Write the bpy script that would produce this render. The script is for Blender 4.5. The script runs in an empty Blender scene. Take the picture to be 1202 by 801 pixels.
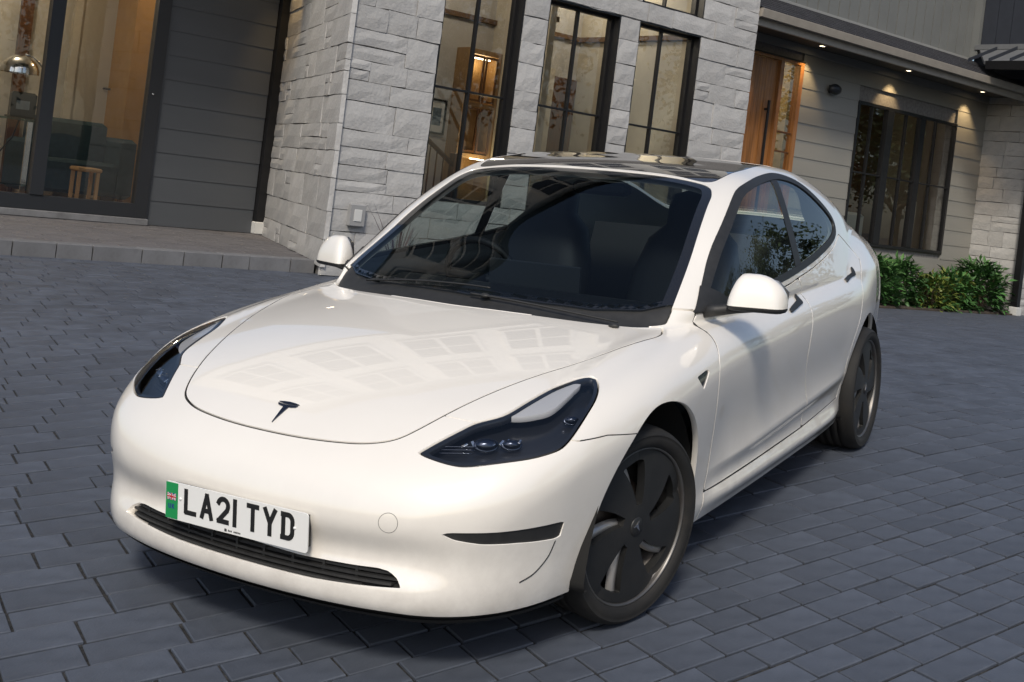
import bpy, math, random
import numpy as np
from mathutils import Vector, Matrix, noise

# ------------------------------------------------------------------ camera, world, sun, exposure
SC = bpy.context.scene
COL = SC.collection
rad = math.radians
FOC, PPX, PPY, IW, IH = 1400.2, 601.0, 222.0, 1202.0, 801.0

def view_rows(yaw, pitch, roll):
    pr, rr = rad(pitch), rad(roll)
    z = np.array([math.cos(yaw) * math.cos(pr), math.sin(yaw) * math.cos(pr), math.sin(pr)])
    x = np.cross([0, 0, 1], z); x /= np.linalg.norm(x); y = np.cross(z, x)
    c, s = math.cos(rr), math.sin(rr)
    return np.array([[c, s, 0], [-s, c, 0], [0, 0, 1]]) @ np.stack([x, y, z])

R_HOUSE = view_rows(-math.pi / 2, 0.0, 7.1)
R_CAR = view_rows(rad(29.88), 2.4, 3.2)
C_CAR = np.array([4.846, 2.331, 1.514])
M_CAR = R_HOUSE.T @ R_CAR
HC = -(M_CAR @ (-C_CAR))[2]
T_CAR = M_CAR @ (-C_CAR) + np.array([0, 0, HC])

cam = bpy.data.cameras.new('camera'); cam_ob = bpy.data.objects.new('camera', cam); COL.objects.link(cam_ob)
cam.sensor_fit = 'HORIZONTAL'; cam.sensor_width = 36.0; cam.lens = 36.0 * FOC / IW
cam.shift_x = -(PPX - IW / 2) / IW; cam.shift_y = (PPY - IH / 2) / IW
cam.clip_start = 0.05; cam.clip_end = 3000
m = Matrix.Identity(4)
for i in range(3):
    for j in range(3): m[i][j] = float(R_HOUSE.T[i, j])
m[2][3] = HC
cam_ob.matrix_world = m
SC.camera = cam_ob

SUN_AZ, SUN_EL = rad(189.0), rad(44.0)          # azimuth clockwise from +Y, elevation
w = bpy.data.worlds.new('World'); SC.world = w; w.use_nodes = True
nt = w.node_tree; nt.nodes.clear()
sky = nt.nodes.new('ShaderNodeTexSky'); sky.sky_type = 'NISHITA'; sky.sun_disc = False
sky.sun_elevation = SUN_EL; sky.sun_rotation = SUN_AZ; sky.air_density = 1.0; sky.dust_density = 2.2; sky.ozone_density = 1.0
bg = nt.nodes.new('ShaderNodeBackground'); bg.inputs[1].default_value = 0.085
wo = nt.nodes.new('ShaderNodeOutputWorld')
nt.links.new(sky.outputs[0], bg.inputs[0]); nt.links.new(bg.outputs[0], wo.inputs[0])
sl = bpy.data.lights.new('sun', 'SUN'); sl.energy = 1.5; sl.angle = rad(10.0); sl.color = (1.0, 0.93, 0.81)
so = bpy.data.objects.new('sun', sl); COL.objects.link(so)
sd = Vector((math.sin(SUN_AZ) * math.cos(SUN_EL), math.cos(SUN_AZ) * math.cos(SUN_EL), math.sin(SUN_EL)))
so.rotation_euler = sd.to_track_quat('Z', 'Y').to_euler(); so.location = sd * 60
SC.view_settings.view_transform = 'Standard'; SC.view_settings.look = 'None'
SC.view_settings.gamma = 1.0; SC.view_settings.use_curve_mapping = False
SC.view_settings.exposure = 0.66
SC.cycles.max_bounces = 8; SC.cycles.transparent_max_bounces = 16; SC.cycles.caustics_reflective = False; SC.cycles.caustics_refractive = False
SC.cycles.use_denoising = True

# ------------------------------------------------------------------ materials
def pmat(name, col, rough=0.5, metal=0.0, spec=0.5, coat=0.0, var=0.0, vscale=6.0, bump=0.0, bscale=40.0, objvar=0.0, stretch=None, bdist=0.01, dirt=None, dirt_amt=0.0, dirt_scale=1.5, rvar=0.0):
    """procedural principled: base colour with noise variation, per-object value shift and fine relief"""
    mt = bpy.data.materials.new(name); mt.use_nodes = True
    n, l = mt.node_tree.nodes, mt.node_tree.links
    b = n['Principled BSDF']
    b.inputs['Base Color'].default_value = (*col, 1); b.inputs['Roughness'].default_value = rough
    b.inputs['Metallic'].default_value = metal; b.inputs['Specular IOR Level'].default_value = spec
    b.inputs['Coat Weight'].default_value = coat; b.inputs['Coat Roughness'].default_value = 0.03
    tc = n.new('ShaderNodeTexCoord'); src = tc.outputs['Object']
    if stretch:
        mp = n.new('ShaderNodeMapping'); mp.inputs['Scale'].default_value = stretch; l.new(src, mp.inputs[0]); src = mp.outputs[0]
    cur = None
    if var or objvar:
        val = None
        if var:
            nz = n.new('ShaderNodeTexNoise'); nz.inputs['Scale'].default_value = vscale; nz.inputs['Detail'].default_value = 6; l.new(src, nz.inputs['Vector'])
            mr = n.new('ShaderNodeMapRange'); mr.inputs['From Min'].default_value = 0.3; mr.inputs['From Max'].default_value = 0.7
            mr.inputs['To Min'].default_value = 1 - var; mr.inputs['To Max'].default_value = 1 + var; l.new(nz.outputs['Fac'], mr.inputs['Value']); val = mr.outputs[0]
        if objvar:
            oi = n.new('ShaderNodeObjectInfo'); mo = n.new('ShaderNodeMapRange'); mo.inputs['To Min'].default_value = 1 - objvar; mo.inputs['To Max'].default_value = 1 + objvar
            l.new(oi.outputs['Random'], mo.inputs['Value'])
            if val:
                mm = n.new('ShaderNodeMath'); mm.operation = 'MULTIPLY'; l.new(val, mm.inputs[0]); l.new(mo.outputs[0], mm.inputs[1]); val = mm.outputs[0]
            else: val = mo.outputs[0]
        vm = n.new('ShaderNodeVectorMath'); vm.operation = 'SCALE'; vm.inputs[0].default_value = col; l.new(val, vm.inputs['Scale']); cur = vm.outputs[0]
    if dirt:
        nd = n.new('ShaderNodeTexNoise'); nd.inputs['Scale'].default_value = dirt_scale; nd.inputs['Detail'].default_value = 8; nd.inputs['Roughness'].default_value = 0.65; l.new(src, nd.inputs['Vector'])
        rd = n.new('ShaderNodeMapRange'); rd.inputs['From Min'].default_value = 0.48; rd.inputs['From Max'].default_value = 0.72; rd.inputs['To Max'].default_value = dirt_amt; l.new(nd.outputs['Fac'], rd.inputs['Value'])
        mx = n.new('ShaderNodeMix'); mx.data_type = 'RGBA'; mx.inputs[6].default_value = (*col, 1); mx.inputs[7].default_value = (*dirt, 1)
        if cur: l.new(cur, mx.inputs[6])
        l.new(rd.outputs[0], mx.inputs[0]); cur = mx.outputs[2]
    if cur: l.new(cur, b.inputs['Base Color'])
    if rvar:
        nr = n.new('ShaderNodeTexNoise'); nr.inputs['Scale'].default_value = vscale * 2; nr.inputs['Detail'].default_value = 5; l.new(src, nr.inputs['Vector'])
        rr = n.new('ShaderNodeMapRange'); rr.inputs['To Min'].default_value = max(0, rough - rvar); rr.inputs['To Max'].default_value = rough + rvar; l.new(nr.outputs['Fac'], rr.inputs['Value']); l.new(rr.outputs[0], b.inputs['Roughness'])
    if bump:
        nb = n.new('ShaderNodeTexNoise'); nb.inputs['Scale'].default_value = bscale; nb.inputs['Detail'].default_value = 8; l.new(src, nb.inputs['Vector'])
        bp = n.new('ShaderNodeBump'); bp.inputs['Strength'].default_value = bump; bp.inputs['Distance'].default_value = bdist
        l.new(nb.outputs['Fac'], bp.inputs['Height']); l.new(bp.outputs[0], b.inputs['Normal'])
    return mt

def glass_mat(name, tint, refl=1.0, rough=0.0, ior=1.5, wob=0.0):
    """thin pane: tinted see-through mixed with a fresnel mirror"""
    mt = bpy.data.materials.new(name); mt.use_nodes = True
    n, l = mt.node_tree.nodes, mt.node_tree.links; n.clear()
    out = n.new('ShaderNodeOutputMaterial'); tr = n.new('ShaderNodeBsdfTransparent'); tr.inputs[0].default_value = (*tint, 1)
    gl = n.new('ShaderNodeBsdfGlossy'); gl.inputs['Roughness'].default_value = rough
    fr = n.new('ShaderNodeFresnel'); ge = n.new('ShaderNodeNewGeometry'); md = n.new('ShaderNodeMath'); md.operation = 'MULTIPLY_ADD'
    md.inputs[1].default_value = 1 / ior - ior; md.inputs[2].default_value = ior; l.new(ge.outputs['Backfacing'], md.inputs[0]); l.new(md.outputs[0], fr.inputs[0])   # same mirror from either side
    mu = n.new('ShaderNodeMath'); mu.operation = 'MULTIPLY'; mu.inputs[1].default_value = refl; mu.use_clamp = True
    if wob:
        tc = n.new('ShaderNodeTexCoord'); nz = n.new('ShaderNodeTexNoise'); nz.inputs['Scale'].default_value = 1.2; l.new(tc.outputs['Object'], nz.inputs['Vector'])
        bp = n.new('ShaderNodeBump'); bp.inputs['Strength'].default_value = wob; bp.inputs['Distance'].default_value = 0.02; l.new(nz.outputs['Fac'], bp.inputs['Height']); l.new(bp.outputs[0], gl.inputs['Normal'])
    mx = n.new('ShaderNodeMixShader'); l.new(fr.outputs[0], mu.inputs[0]); l.new(mu.outputs[0], mx.inputs[0])
    l.new(tr.outputs[0], mx.inputs[1]); l.new(gl.outputs[0], mx.inputs[2]); l.new(mx.outputs[0], out.inputs[0])
    return mt

def emit_mat(name, col, strength):
    mt = bpy.data.materials.new(name); mt.use_nodes = True
    n, l = mt.node_tree.nodes, mt.node_tree.links; n.clear()
    out = n.new('ShaderNodeOutputMaterial'); e = n.new('ShaderNodeEmission'); e.inputs[0].default_value = (*col, 1); e.inputs[1].default_value = strength
    l.new(e.outputs[0], out.inputs[0]); return mt

# ------------------------------------------------------------------ object helpers
def link(name, me, mat=None, parent=None):
    o = bpy.data.objects.new(name, me); COL.objects.link(o)
    if mat is not None and len(me.materials) == 0: me.materials.append(mat)
    if parent is not None: o.parent = parent
    return o

def mesh(name, V, F, mat=None, parent=None, smooth=False, normals=None):
    me = bpy.data.meshes.new(name)
    me.from_pydata([tuple(map(float, v)) for v in V], [], [tuple(map(int, q)) for q in F])
    if smooth:
        me.polygons.foreach_set('use_smooth', [True] * len(me.polygons))
    me.update()
    if normals is not None:
        me.normals_split_custom_set_from_vertices([tuple(map(float, q)) for q in normals])
    return link(name, me, mat, parent)

def empty(name, parent=None, loc=(0, 0, 0)):
    o = bpy.data.objects.new(name, None); COL.objects.link(o); o.location = loc
    if parent is not None: o.parent = parent
    return o

def tag(o, label=None, cat=None, group=None, kind=None):
    if label: o['label'] = label
    if cat: o['category'] = cat
    if group: o['group'] = group
    if kind: o['kind'] = kind
    return o

class MB:
    """collects boxes, bars, prisms and lathes into one mesh"""
    def __init__(s): s.V = []; s.F = []
    def add(s, V, F):
        b = len(s.V); s.V += [tuple(v) for v in V]; s.F += [tuple(i + b for i in q) for q in F]; return s
    def box(s, x0, x1, y0, y1, z0, z1, f=None, bev=0.0):
        if bev > 0:
            V = []; 
            for zz, ins in ((z0, bev), (z0 + bev, 0), (z1 - bev, 0), (z1, bev)):
                for px, py in ((x0 + ins, y0 + ins), (x1 - ins, y0 + ins), (x1 - ins, y1 - ins), (x0 + ins, y1 - ins)): V.append((px, py, zz))
            F = [(3, 2, 1, 0), (12, 13, 14, 15)]
            for k in range(3):
                for i in range(4): F.append((4 * k + i, 4 * k + (i + 1) % 4, 4 * k + 4 + (i + 1) % 4, 4 * k + 4 + i))
        else:
            V = [(x0, y0, z0), (x1, y0, z0), (x1, y1, z0), (x0, y1, z0), (x0, y0, z1), (x1, y0, z1), (x1, y1, z1), (x0, y1, z1)]
            F = [(3, 2, 1, 0), (4, 5, 6, 7), (0, 1, 5, 4), (1, 2, 6, 5), (2, 3, 7, 6), (3, 0, 4, 7)]
        if f: V = [f(*v) for v in V]
        return s.add(V, F)
    def tube(s, pts, r, n=10, r2=None):
        pts = [Vector(p) for p in pts]; k = len(pts); V = []; F = []
        up = None
        for i, p in enumerate(pts):
            t = (pts[min(i + 1, k - 1)] - pts[max(i - 1, 0)]).normalized()
            if up is None: up = t.orthogonal().normalized()
            up = (up - t * up.dot(t)).normalized(); b = t.cross(up)
            rr = r if r2 is None else r + (r2 - r) * i / (k - 1)
            for j in range(n):
                a = 2 * math.pi * j / n; V.append(tuple(p + up * (math.cos(a) * rr) + b * (math.sin(a) * rr)))
        for i in range(k - 1):
            for j in range(n): F.append((i * n + j, i * n + (j + 1) % n, (i + 1) * n + (j + 1) % n, (i + 1) * n + j))
        F.append(tuple(range(n - 1, -1, -1))); F.append(tuple(range((k - 1) * n, k * n)))
        return s.add(V, F)
    def prism(s, poly, z0, z1, f=None):
        n = len(poly); V = [(x, y, z0) for x, y in poly] + [(x, y, z1) for x, y in poly]
        F = [tuple(range(n - 1, -1, -1)), tuple(range(n, 2 * n))] + [(i, (i + 1) % n, n + (i + 1) % n, n + i) for i in range(n)]
        if f: V = [f(*v) for v in V]
        return s.add(V, F)
    def lathe(s, prof, n=48, f=None):
        """profile of (radius, height); axis along z before f"""
        V = []; F = []; k = len(prof)
        for i in range(n):
            a = 2 * math.pi * i / n
            for r, h in prof: V.append((r * math.cos(a), r * math.sin(a), h))
        for i in range(n):
            j = (i + 1) % n
            for q in range(k - 1): F.append((i * k + q, j * k + q, j * k + q + 1, i * k + q + 1))
        if f: V = [f(*v) for v in V]
        return s.add(V, F)
    def ball(s, c, r, n=12, m=8, sc=(1, 1, 1)):
        V = []; F = []
        for i in range(m + 1):
            t = math.pi * i / m
            for j in range(n):
                a = 2 * math.pi * j / n
                V.append((c[0] + r * sc[0] * math.sin(t) * math.cos(a), c[1] + r * sc[1] * math.sin(t) * math.sin(a), c[2] + r * sc[2] * math.cos(t)))
        for i in range(m):
            for j in range(n): F.append((i * n + j, (i + 1) * n + j, (i + 1) * n + (j + 1) % n, i * n + (j + 1) % n))
        return s.add(V, F)
    def build(s, name, mat=None, parent=None, smooth=False):
        return mesh(name, s.V, s.F, mat, parent, smooth)

# ------------------------------------------------------------------ ground shape and house coordinates
LD = math.hypot(1700.0, FOC); EX, EY = 1700.0 / LD, FOC / LD        # direction along the facade

def sn(s, n, z=0.0):                                              # facade coordinates -> world
    return (s * EX - n * EY, s * EY + n * EX, z)

N_UP = M_CAR[:, 2]
def ground_z(x, y):
    """the drive: flat at the house, tilting gently under the car"""
    t = T_CAR[2] - (N_UP[0] * (x - T_CAR[0]) + N_UP[1] * (y - T_CAR[1])) / N_UP[2]
    def sat(u): return u if u < 0.14 else 0.14 + 0.14 * (1 - math.exp(-(u - 0.14) / 0.14))
    t = sat(t) if t > 0 else -sat(-t)
    n = -x * EY + y * EX
    q = min(1.0, max(0.0, (11.4 - n) / 5.0)); q = q * q * (3 - 2 * q)
    return (t + .0045) * q
def ground_sn(s, n): x, y, _ = sn(s, n); return ground_z(x, y)

CHROME = pmat('chrome', (.75, .75, .76), rough=.12, metal=1.0)
CABINPALE = pmat('cabin_pale', (.42, .45, .42), rough=.8)

# ------------------------------------------------------------------ setting: ground, drive, terrace
RNG = random.Random(7)
ANG = math.atan2(EY, EX)
JOINT = pmat('joint_sand', (.014, .014, .015), rough=.95, var=.8, vscale=60, dirt=(.10, .095, .085), dirt_amt=.5, dirt_scale=45)
PAVER = pmat('paver_slate', (.070, .082, .107), rough=.66, var=.20, vscale=9, bump=.45, bscale=130, bdist=.0025, objvar=.12, dirt=(.033, .036, .044), dirt_amt=.6, dirt_scale=2.6, rvar=.14)
PAVER_T = pmat('paver_terrace', (.125, .120, .125), rough=.75, var=.15, vscale=6, bump=.35, bscale=110, bdist=.002, objvar=.12, dirt=(.05, .045, .045), dirt_amt=.4, dirt_scale=2.5)
KERB = pmat('kerb_block', (.155, .157, .165), rough=.8, var=.12, vscale=7, bump=.4, bscale=90, bdist=.003, objvar=.10, dirt=(.06, .06, .06), dirt_amt=.5, dirt_scale=4)

def sheet(name, s0, s1, n0, n1, step, zf, mat, ext=None):
    S = np.arange(s0, s1 + step * .5, step); Nn = np.arange(n0, n1 + step * .5, step)
    if ext: S = np.concatenate([[s0 - ext, s0 - ext * .2], S, [s1 + ext * .2, s1 + ext]]); Nn = np.concatenate([[n0 - ext, n0 - ext * .2], Nn, [n1 + ext * .2, n1 + ext]])
    V = []; k = len(Nn)
    for a in S:
        for b in Nn: x, y, _ = sn(a, b); V.append((x, y, zf(a, b)))
    Fq = [(i * k + j, (i + 1) * k + j, (i + 1) * k + j + 1, i * k + j + 1) for i in range(len(S) - 1) for j in range(k - 1)]
    return mesh(name, V, Fq, mat, None, True)
def gz_far(a, b):
    g = ground_sn(max(-14, min(34, a)), max(-9, min(12, b)))
    return g - .008
tag(sheet('ground', -14, 34, -9, 17, .5, gz_far, JOINT, 900), kind='structure')

drive = empty('driveway'); tag(drive, kind='structure')
def to_px(x, y, z):
    c = R_HOUSE @ np.array([x, y, z - HC]); 
    if -c[2] < .4: return None
    return PPX + FOC * c[0] / -c[2], PPY - FOC * c[1] / -c[2], -c[2]
def paver_verts(s, n, ls, ln, zf, th, sk, bev=.003, gap=.005, jit=.0022, rng=RNG):
    """one paver with a chamfered top, lying on the surface zf; returns world verts"""
    a0, a1, b0, b1 = s + gap, s + ls - gap, n + gap, n + ln - gap
    dz = rng.uniform(-.0022, .0022); tx, ty = rng.uniform(-.006, .006), rng.uniform(-.006, .006)
    cs, cn = (a0 + a1) / 2, (b0 + b1) / 2; V = []
    zc = zf(cs + sk * cn, cn); z = lambda a, b: (zf(a + sk * b, b) if ls > 0 else zc) + dz + tx * (a - cs) + ty * (b - cn)
    corners = [(a0, b0), (a1, b0), (a1, b1), (a0, b1)]
    cj = [(rng.uniform(-jit, jit), rng.uniform(-jit, jit)) for _ in range(4)]
    for lev, ins in ((-th, 0), (-bev, 0), (0, bev)):
        for (a, b), (ja, jb) in zip(corners, cj):
            aa = a + ja + (ins if a < cs else -ins); bb = b + jb + (ins if b < cn else -ins)
            x, y, _ = sn(aa + sk * bb, bb); V.append((x, y, z(a, b) + lev))
    return V
PF = [(8, 9, 10, 11)] + [(4 * k + i, 4 * k + (i + 1) % 4, 4 * k + 4 + (i + 1) % 4, 4 * k + 4 + i) for k in range(2) for i in range(4)]
def place_piece(name, V, Fq, mat, parent):
    c = np.mean(np.array(V), 0); o = mesh(name, np.array(V) - c, Fq, mat, parent); o.location = c; return o
SK = .16
cand = []; n_ = -1.2; row = 0
while n_ < 12.05:
    ln = (.150 if row % 2 else .165) if n_ > 2.9 else (.118 if row % 2 else .128)
    if n_ + ln > 12.10: ln = max(.08, 12.10 - n_)
    s_ = -6 + RNG.uniform(0, .3); prev = None
    while s_ < 30:
        ls = RNG.choice([.23, .30, .30, .38] if n_ > 2.9 else [.18, .22, .22, .29])
        x, y, _ = sn(s_ + ls / 2 + SK * (n_ + ln / 2), n_ + ln / 2); p = to_px(x, y, ground_z(x, y))
        if p and -1300 < p[0] < 2500 and p[1] < 2200: cand.append((p, s_, n_, ls, ln))
        s_ += ls
    n_ += ln; row += 1
def inframe(c): return -30 < c[0][0] < 1232 and c[0][1] < 830
hidden = lambda p: 180 < p[0] < 900 and 380 < p[1] < 640
cand.sort(key=lambda c: (not inframe(c) or hidden(c[0]), c[0][2]))
def drive_z(a, b): return ground_sn(a, b)
for c in cand[:300]:
    place_piece('paver', paver_verts(c[1], c[2], c[3], c[4], drive_z, .03, SK), PF, PAVER, drive)
V, Fq = [], []
for c in cand[300:]:
    b = len(V); V += paver_verts(c[1], c[2], c[3], c[4], drive_z, .03, SK); Fq += [tuple(i + b for i in q) for q in PF]
# far pavers share one mesh; a per-face attribute keeps each stone its own shade
o = mesh('paver_field', V, Fq, None, drive); o['kind'] = 'stuff'
at = o.data.attributes.new('shade', 'FLOAT', 'FACE'); at.data.foreach_set('value', np.repeat([RNG.random() for _ in cand[300:]], len(PF)).astype(np.float32))
pm2 = PAVER.copy(); pm2.name = 'paver_slate_field'
nn = pm2.node_tree.nodes; an = nn.new('ShaderNodeAttribute'); an.attribute_name = 'shade'
for ln_ in list(pm2.node_tree.links):
    if ln_.from_node.type == 'OBJECT_INFO': pm2.node_tree.links.new(an.outputs['Fac'], ln_.to_socket)
o.data.materials.append(pm2)

terrace = empty('terrace'); tag(terrace, kind='structure')
KN = 12.12
kj = [.9, 1.4, 1.85, 2.4, 2.85, 3.3, 3.75, 4.18, 4.55, 5.08, 5.55, 6.0, 6.33, 6.85, 7.17]
for a, b in zip(kj[:-1], kj[1:]):
    def kf(s, n, z): return sn(s + RNG.uniform(-.003, .003), n + RNG.uniform(-.003, .003), z + RNG.uniform(-.002, .002))
    m_ = MB().box(a + .006, b - .006, KN, KN + .21, -.05, .150, kf, .007)
    place_piece('kerb_stone', m_.V, m_.F, KERB, terrace)
cnt = 0; n_ = KN + .215; row = 0; V2, F2 = [], []
while n_ < 15.66:
    s_ = 1.0 + RNG.uniform(0, .3)
    send = 7.08 + (n_ - 11.9) * .3265
    while s_ < send:
        ls = min(RNG.choice([.23, .30, .38]), send - s_)
        if ls > .06:
            vv = paver_verts(s_, n_, ls, .155, lambda a, b: .148, .03, 0, gap=.008)
            if s_ > 3.0 and cnt < 300: place_piece('paver', vv, PF, PAVER_T, terrace); cnt += 1
            else: b = len(V2); V2 += vv; F2 += [tuple(i + b for i in q) for q in PF]
        s_ += ls
    n_ += .155; row += 1
if F2: mesh('paver_field', V2, F2, PAVER_T, terrace)['kind'] = 'stuff'
m_ = MB().box(.9, 8.6, KN + .18, 16.0, -.1, .1415, sn); m_.build('terrace_bed', JOINT, terrace)

# ------------------------------------------------------------------ house
H0 = (7.0, 12.0)
house = empty('house', None, sn(*H0)); house.rotation_euler = (0, 0, ANG)
tag(house, 'grey modern house with pale stone tower, dark siding and black framed windows behind the car', 'house')
def hl(s, n, z=0): return (s - H0[0], n - H0[1], z)                # facade coordinates -> house local
STONE = pmat('limestone', (.44, .434, .425), rough=.9, var=.10, vscale=7, bump=.65, bscale=26, bdist=.012, objvar=.10, dirt=(.30, .28, .26), dirt_amt=.45, dirt_scale=3)
MORTAR = pmat('mortar', (.20, .19, .18), rough=.95, var=.2, vscale=20)
SIDING = pmat('siding_grey', (.068, .074, .083), rough=.5, var=.05, vscale=3, bump=.12, bscale=60, stretch=(.15, 1, 1), bdist=.003)
SIDING_W = pmat('siding_porch', (.25, .243, .22), rough=.5, var=.06, vscale=3, bump=.12, bscale=60, stretch=(.15, 1, 1), bdist=.003)
BATTEN = pmat('batten_grey', (.16, .165, .158), rough=.6, var=.06, vscale=2)
DARKSIDE = pmat('dark_cladding', (.022, .026, .036), rough=.6, var=.1)
FRAMEB = pmat('frame_black', (.010, .010, .011), rough=.35, var=.1)
FRAMED = pmat('door_frame_grey', (.018, .020, .024), rough=.4)
PANE = glass_mat('window_pane', (.80, .82, .80), refl=2.3, wob=.04)
FASCIA = pmat('fascia', (.30, .27, .23), rough=.5, var=.08)
SOFFIT = pmat('soffit', (.06, .055, .05), rough=.7)
SHINGLE = pmat('shingle', (.022, .022, .026), rough=.9, var=.3, vscale=15, objvar=.25, bump=.5, bscale=80, bdist=.004)
ROOFMETAL = pmat('roof_metal', (.15, .155, .16), rough=.5, metal=.1, var=.08)
WOOD = pmat('door_wood', (.27, .115, .035), rough=.35, var=.35, vscale=3.0, stretch=(9, 9, .5), coat=.3, objvar=.18)
WOODDARK = pmat('dark_wood', (.10, .042, .016), rough=.4, var=.3, vscale=3.0, stretch=(8, 8, .5))
WALLIN = pmat('room_wall', (.46, .42, .35), rough=.9, var=.04)
WALLGREY = pmat('room_wall_grey', (.42, .40, .38), rough=.9, var=.04)
FLOORIN = pmat('oak_floor', (.30, .17, .075), rough=.35, var=.25, vscale=4, stretch=(.4, 6, 1))
OCHRE = pmat('ochre_wall', (.34, .19, .055), rough=.8, var=.06)
CEILIN = pmat('ceiling_paint', (.6, .58, .52), rough=.9)
CROWN = pmat('crown_timber', (.11, .06, .03), rough=.5, var=.2, stretch=(.5, 8, 8))
LAMPON = emit_mat('downlight_on', (1, .80, .52), 9)
WHITEP = pmat('white_plastic', (.6, .6, .58), rough=.5)

# -- stone walls: every block its own piece
def stone_block(a0, a1, z0, z1, f, parent, rng, inset=.0045):
    na, nz = 4, 3; V = []; A = [a0 + inset + (a1 - a0 - 2 * inset) * i / (na - 1) for i in range(na)]; Z = [z0 + inset + (z1 - z0 - 2 * inset) * j / (nz - 1) for j in range(nz)]
    tilt = rng.uniform(-.005, .005); base = rng.uniform(.026, .040)
    for j, z in enumerate(Z):
        for i, a in enumerate(A):
            ed = i in (0, na - 1) or j in (0, nz - 1)
            d = base + (rng.uniform(-.008, -.001) if ed else rng.uniform(.000, .008)) + tilt * (i / (na - 1) - .5) * 2
            ja, jz = rng.uniform(-.008, .008), rng.uniform(-.006, .006)
            if i in (0, na - 1): ja *= .6
            V.append(f(a + ja, z + jz, d))
    Fq = [(j * na + i, j * na + i + 1, (j + 1) * na + i + 1, (j + 1) * na + i) for j in range(nz - 1) for i in range(na - 1)]
    ring = [i for i in range(na)] + [na * (j + 1) - 1 for j in range(1, nz)] + [na * nz - 1 - i for i in range(1, na)] + [na * (nz - 1 - j) for j in range(1, nz - 1)]
    k = len(V)
    for i in ring:
        a, z = A[i % na], Z[i // na]; V.append(f(a, z, -.03))
    for q in range(len(ring)): r = (q + 1) % len(ring); Fq.append((ring[q], k + q, k + r, ring[r]))
    c = np.mean(np.array(V), 0); o = mesh('stone_block', np.array(V) - c, Fq, STONE, parent); o.location = c
    return o
def stone_face(parent, a0, a1, z0, z1, f, openings=(), seed=1, lmin=.32, lmax=.92, hmin=.20, hmax=.36, cap=300):
    rng = random.Random(seed); cuts = sorted({z for o_ in openings for z in o_[2:]} | {z0, z1}); zs = [z0]
    cuts = [c for c in cuts if z0 <= c <= z1]
    for c0, c1 in zip(cuts[:-1], cuts[1:]):
        z = c0
        while z < c1 - 1e-6:
            h = rng.uniform(hmin, hmax)
            if c1 - z - h < hmin * .8: h = c1 - z if c1 - z < hmax * 1.15 else (c1 - z) / 2
            z += h; zs.append(z)
    todo = []
    for q0, q1 in zip(zs[:-1], zs[1:]):
        free = [(a0, a1)]
        for o0, o1, p0, p1 in openings:
            if q0 < p1 - 1e-4 and q1 > p0 + 1e-4:
                nf = []
                for u, v in free:
                    if o1 <= u or o0 >= v: nf.append((u, v)); continue
                    if o0 > u: nf.append((u, o0))
                    if o1 < v: nf.append((o1, v))
                free = nf
        for u, v in free:
            x = u
            while x < v - 1e-6:
                L_ = rng.uniform(lmin, lmax)
                if v - x - L_ < lmin * .8: L_ = v - x if v - x < lmax * 1.1 else (v - x) / 2
                if L_ > .45 and q1 - q0 > .29 and rng.random() < .22:           # two thin courses instead of one
                    zm = q0 + (q1 - q0) * rng.uniform(.4, .6); todo += [(x, x + L_, q0, zm), (x, x + L_, zm, q1)]
                elif L_ > .6 and rng.random() < .2:
                    xm = x + L_ * rng.uniform(.3, .45); zm = q0 + (q1 - q0) * rng.uniform(.42, .58)
                    todo += [(x, xm, q0, zm), (x, xm, zm, q1), (xm, x + L_, q0, q1)]
                else: todo.append((x, x + L_, q0, q1))
                x += L_
    for t in todo[:cap]: stone_block(*t, f, parent, rng)
def wall_with_holes(name, mat, parent, a0, a1, z0, z1, openings, f, d0, d1):
    As = sorted({a0, a1} | {q for o_ in openings for q in o_[:2]}); Zs = sorted({z0, z1} | {q for o_ in openings for q in o_[2:]})
    As = [q for q in As if a0 <= q <= a1]; Zs = [q for q in Zs if z0 <= q <= z1]; m_ = MB()
    for u, v in zip(As[:-1], As[1:]):
        run = None
        for p, q in zip(Zs[:-1], Zs[1:]):
            hole = any(o_[0] <= u + 1e-6 and o_[1] >= v - 1e-6 and o_[2] <= p + 1e-6 and o_[3] >= q - 1e-6 for o_ in openings)
            if hole:
                if run: m_.box(u, v, d0, d1, run[0], run[1], lambda a, d, z: f(a, z, d)); run = None
            else: run = (run[0] if run else p, q)
        if run: m_.box(u, v, d0, d1, run[0], run[1], lambda a, d, z: f(a, z, d))
    return m_.build(name, mat, parent)

NT = 11.89                                                         # face of the tower backing; blocks stand proud of it
WINS = [(8.36, 9.62, 1.0, 4.6), (10.03, 11.33, 1.0, 3.80), (11.70, 12.97, 1.0, 3.81), (11.70, 12.97, 4.07, 5.4)]
sw = empty('stone_wall', house)
fT = lambda a, z, d: hl(a, NT - d, z)
wall_with_holes('wall_backing', MORTAR, sw, 7.26, 14.15, -.2, 6.2, WINS, fT, 0, -.22)
stone_face(sw, 7.10, 14.19, .0, 4.9, fT, WINS, 3, .34, 1.0, .20, .36)
# splayed left side of the tower
sw2 = empty('stone_wall', house); sx, sy = 8.33 - 7.08, 15.72 - 11.87; SL = math.hypot(sx, sy); ux, uy = sx / SL, sy / SL
fS = lambda a, z, d: hl(7.08 + ux * (SL - a) - uy * (d - .03), 11.87 + uy * (SL - a) + ux * (d - .03), z)
m_ = MB().box(.02, SL - .16, -.22, -.005, -.2, 6.2, lambda a, d, z: fS(a, z, d)); m_.build('wall_backing', MORTAR, sw2)
stone_face(sw2, 0, SL + .035, .10, 4.3, fS, (), 11, .5, 1.25, .24, .40)
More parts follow.
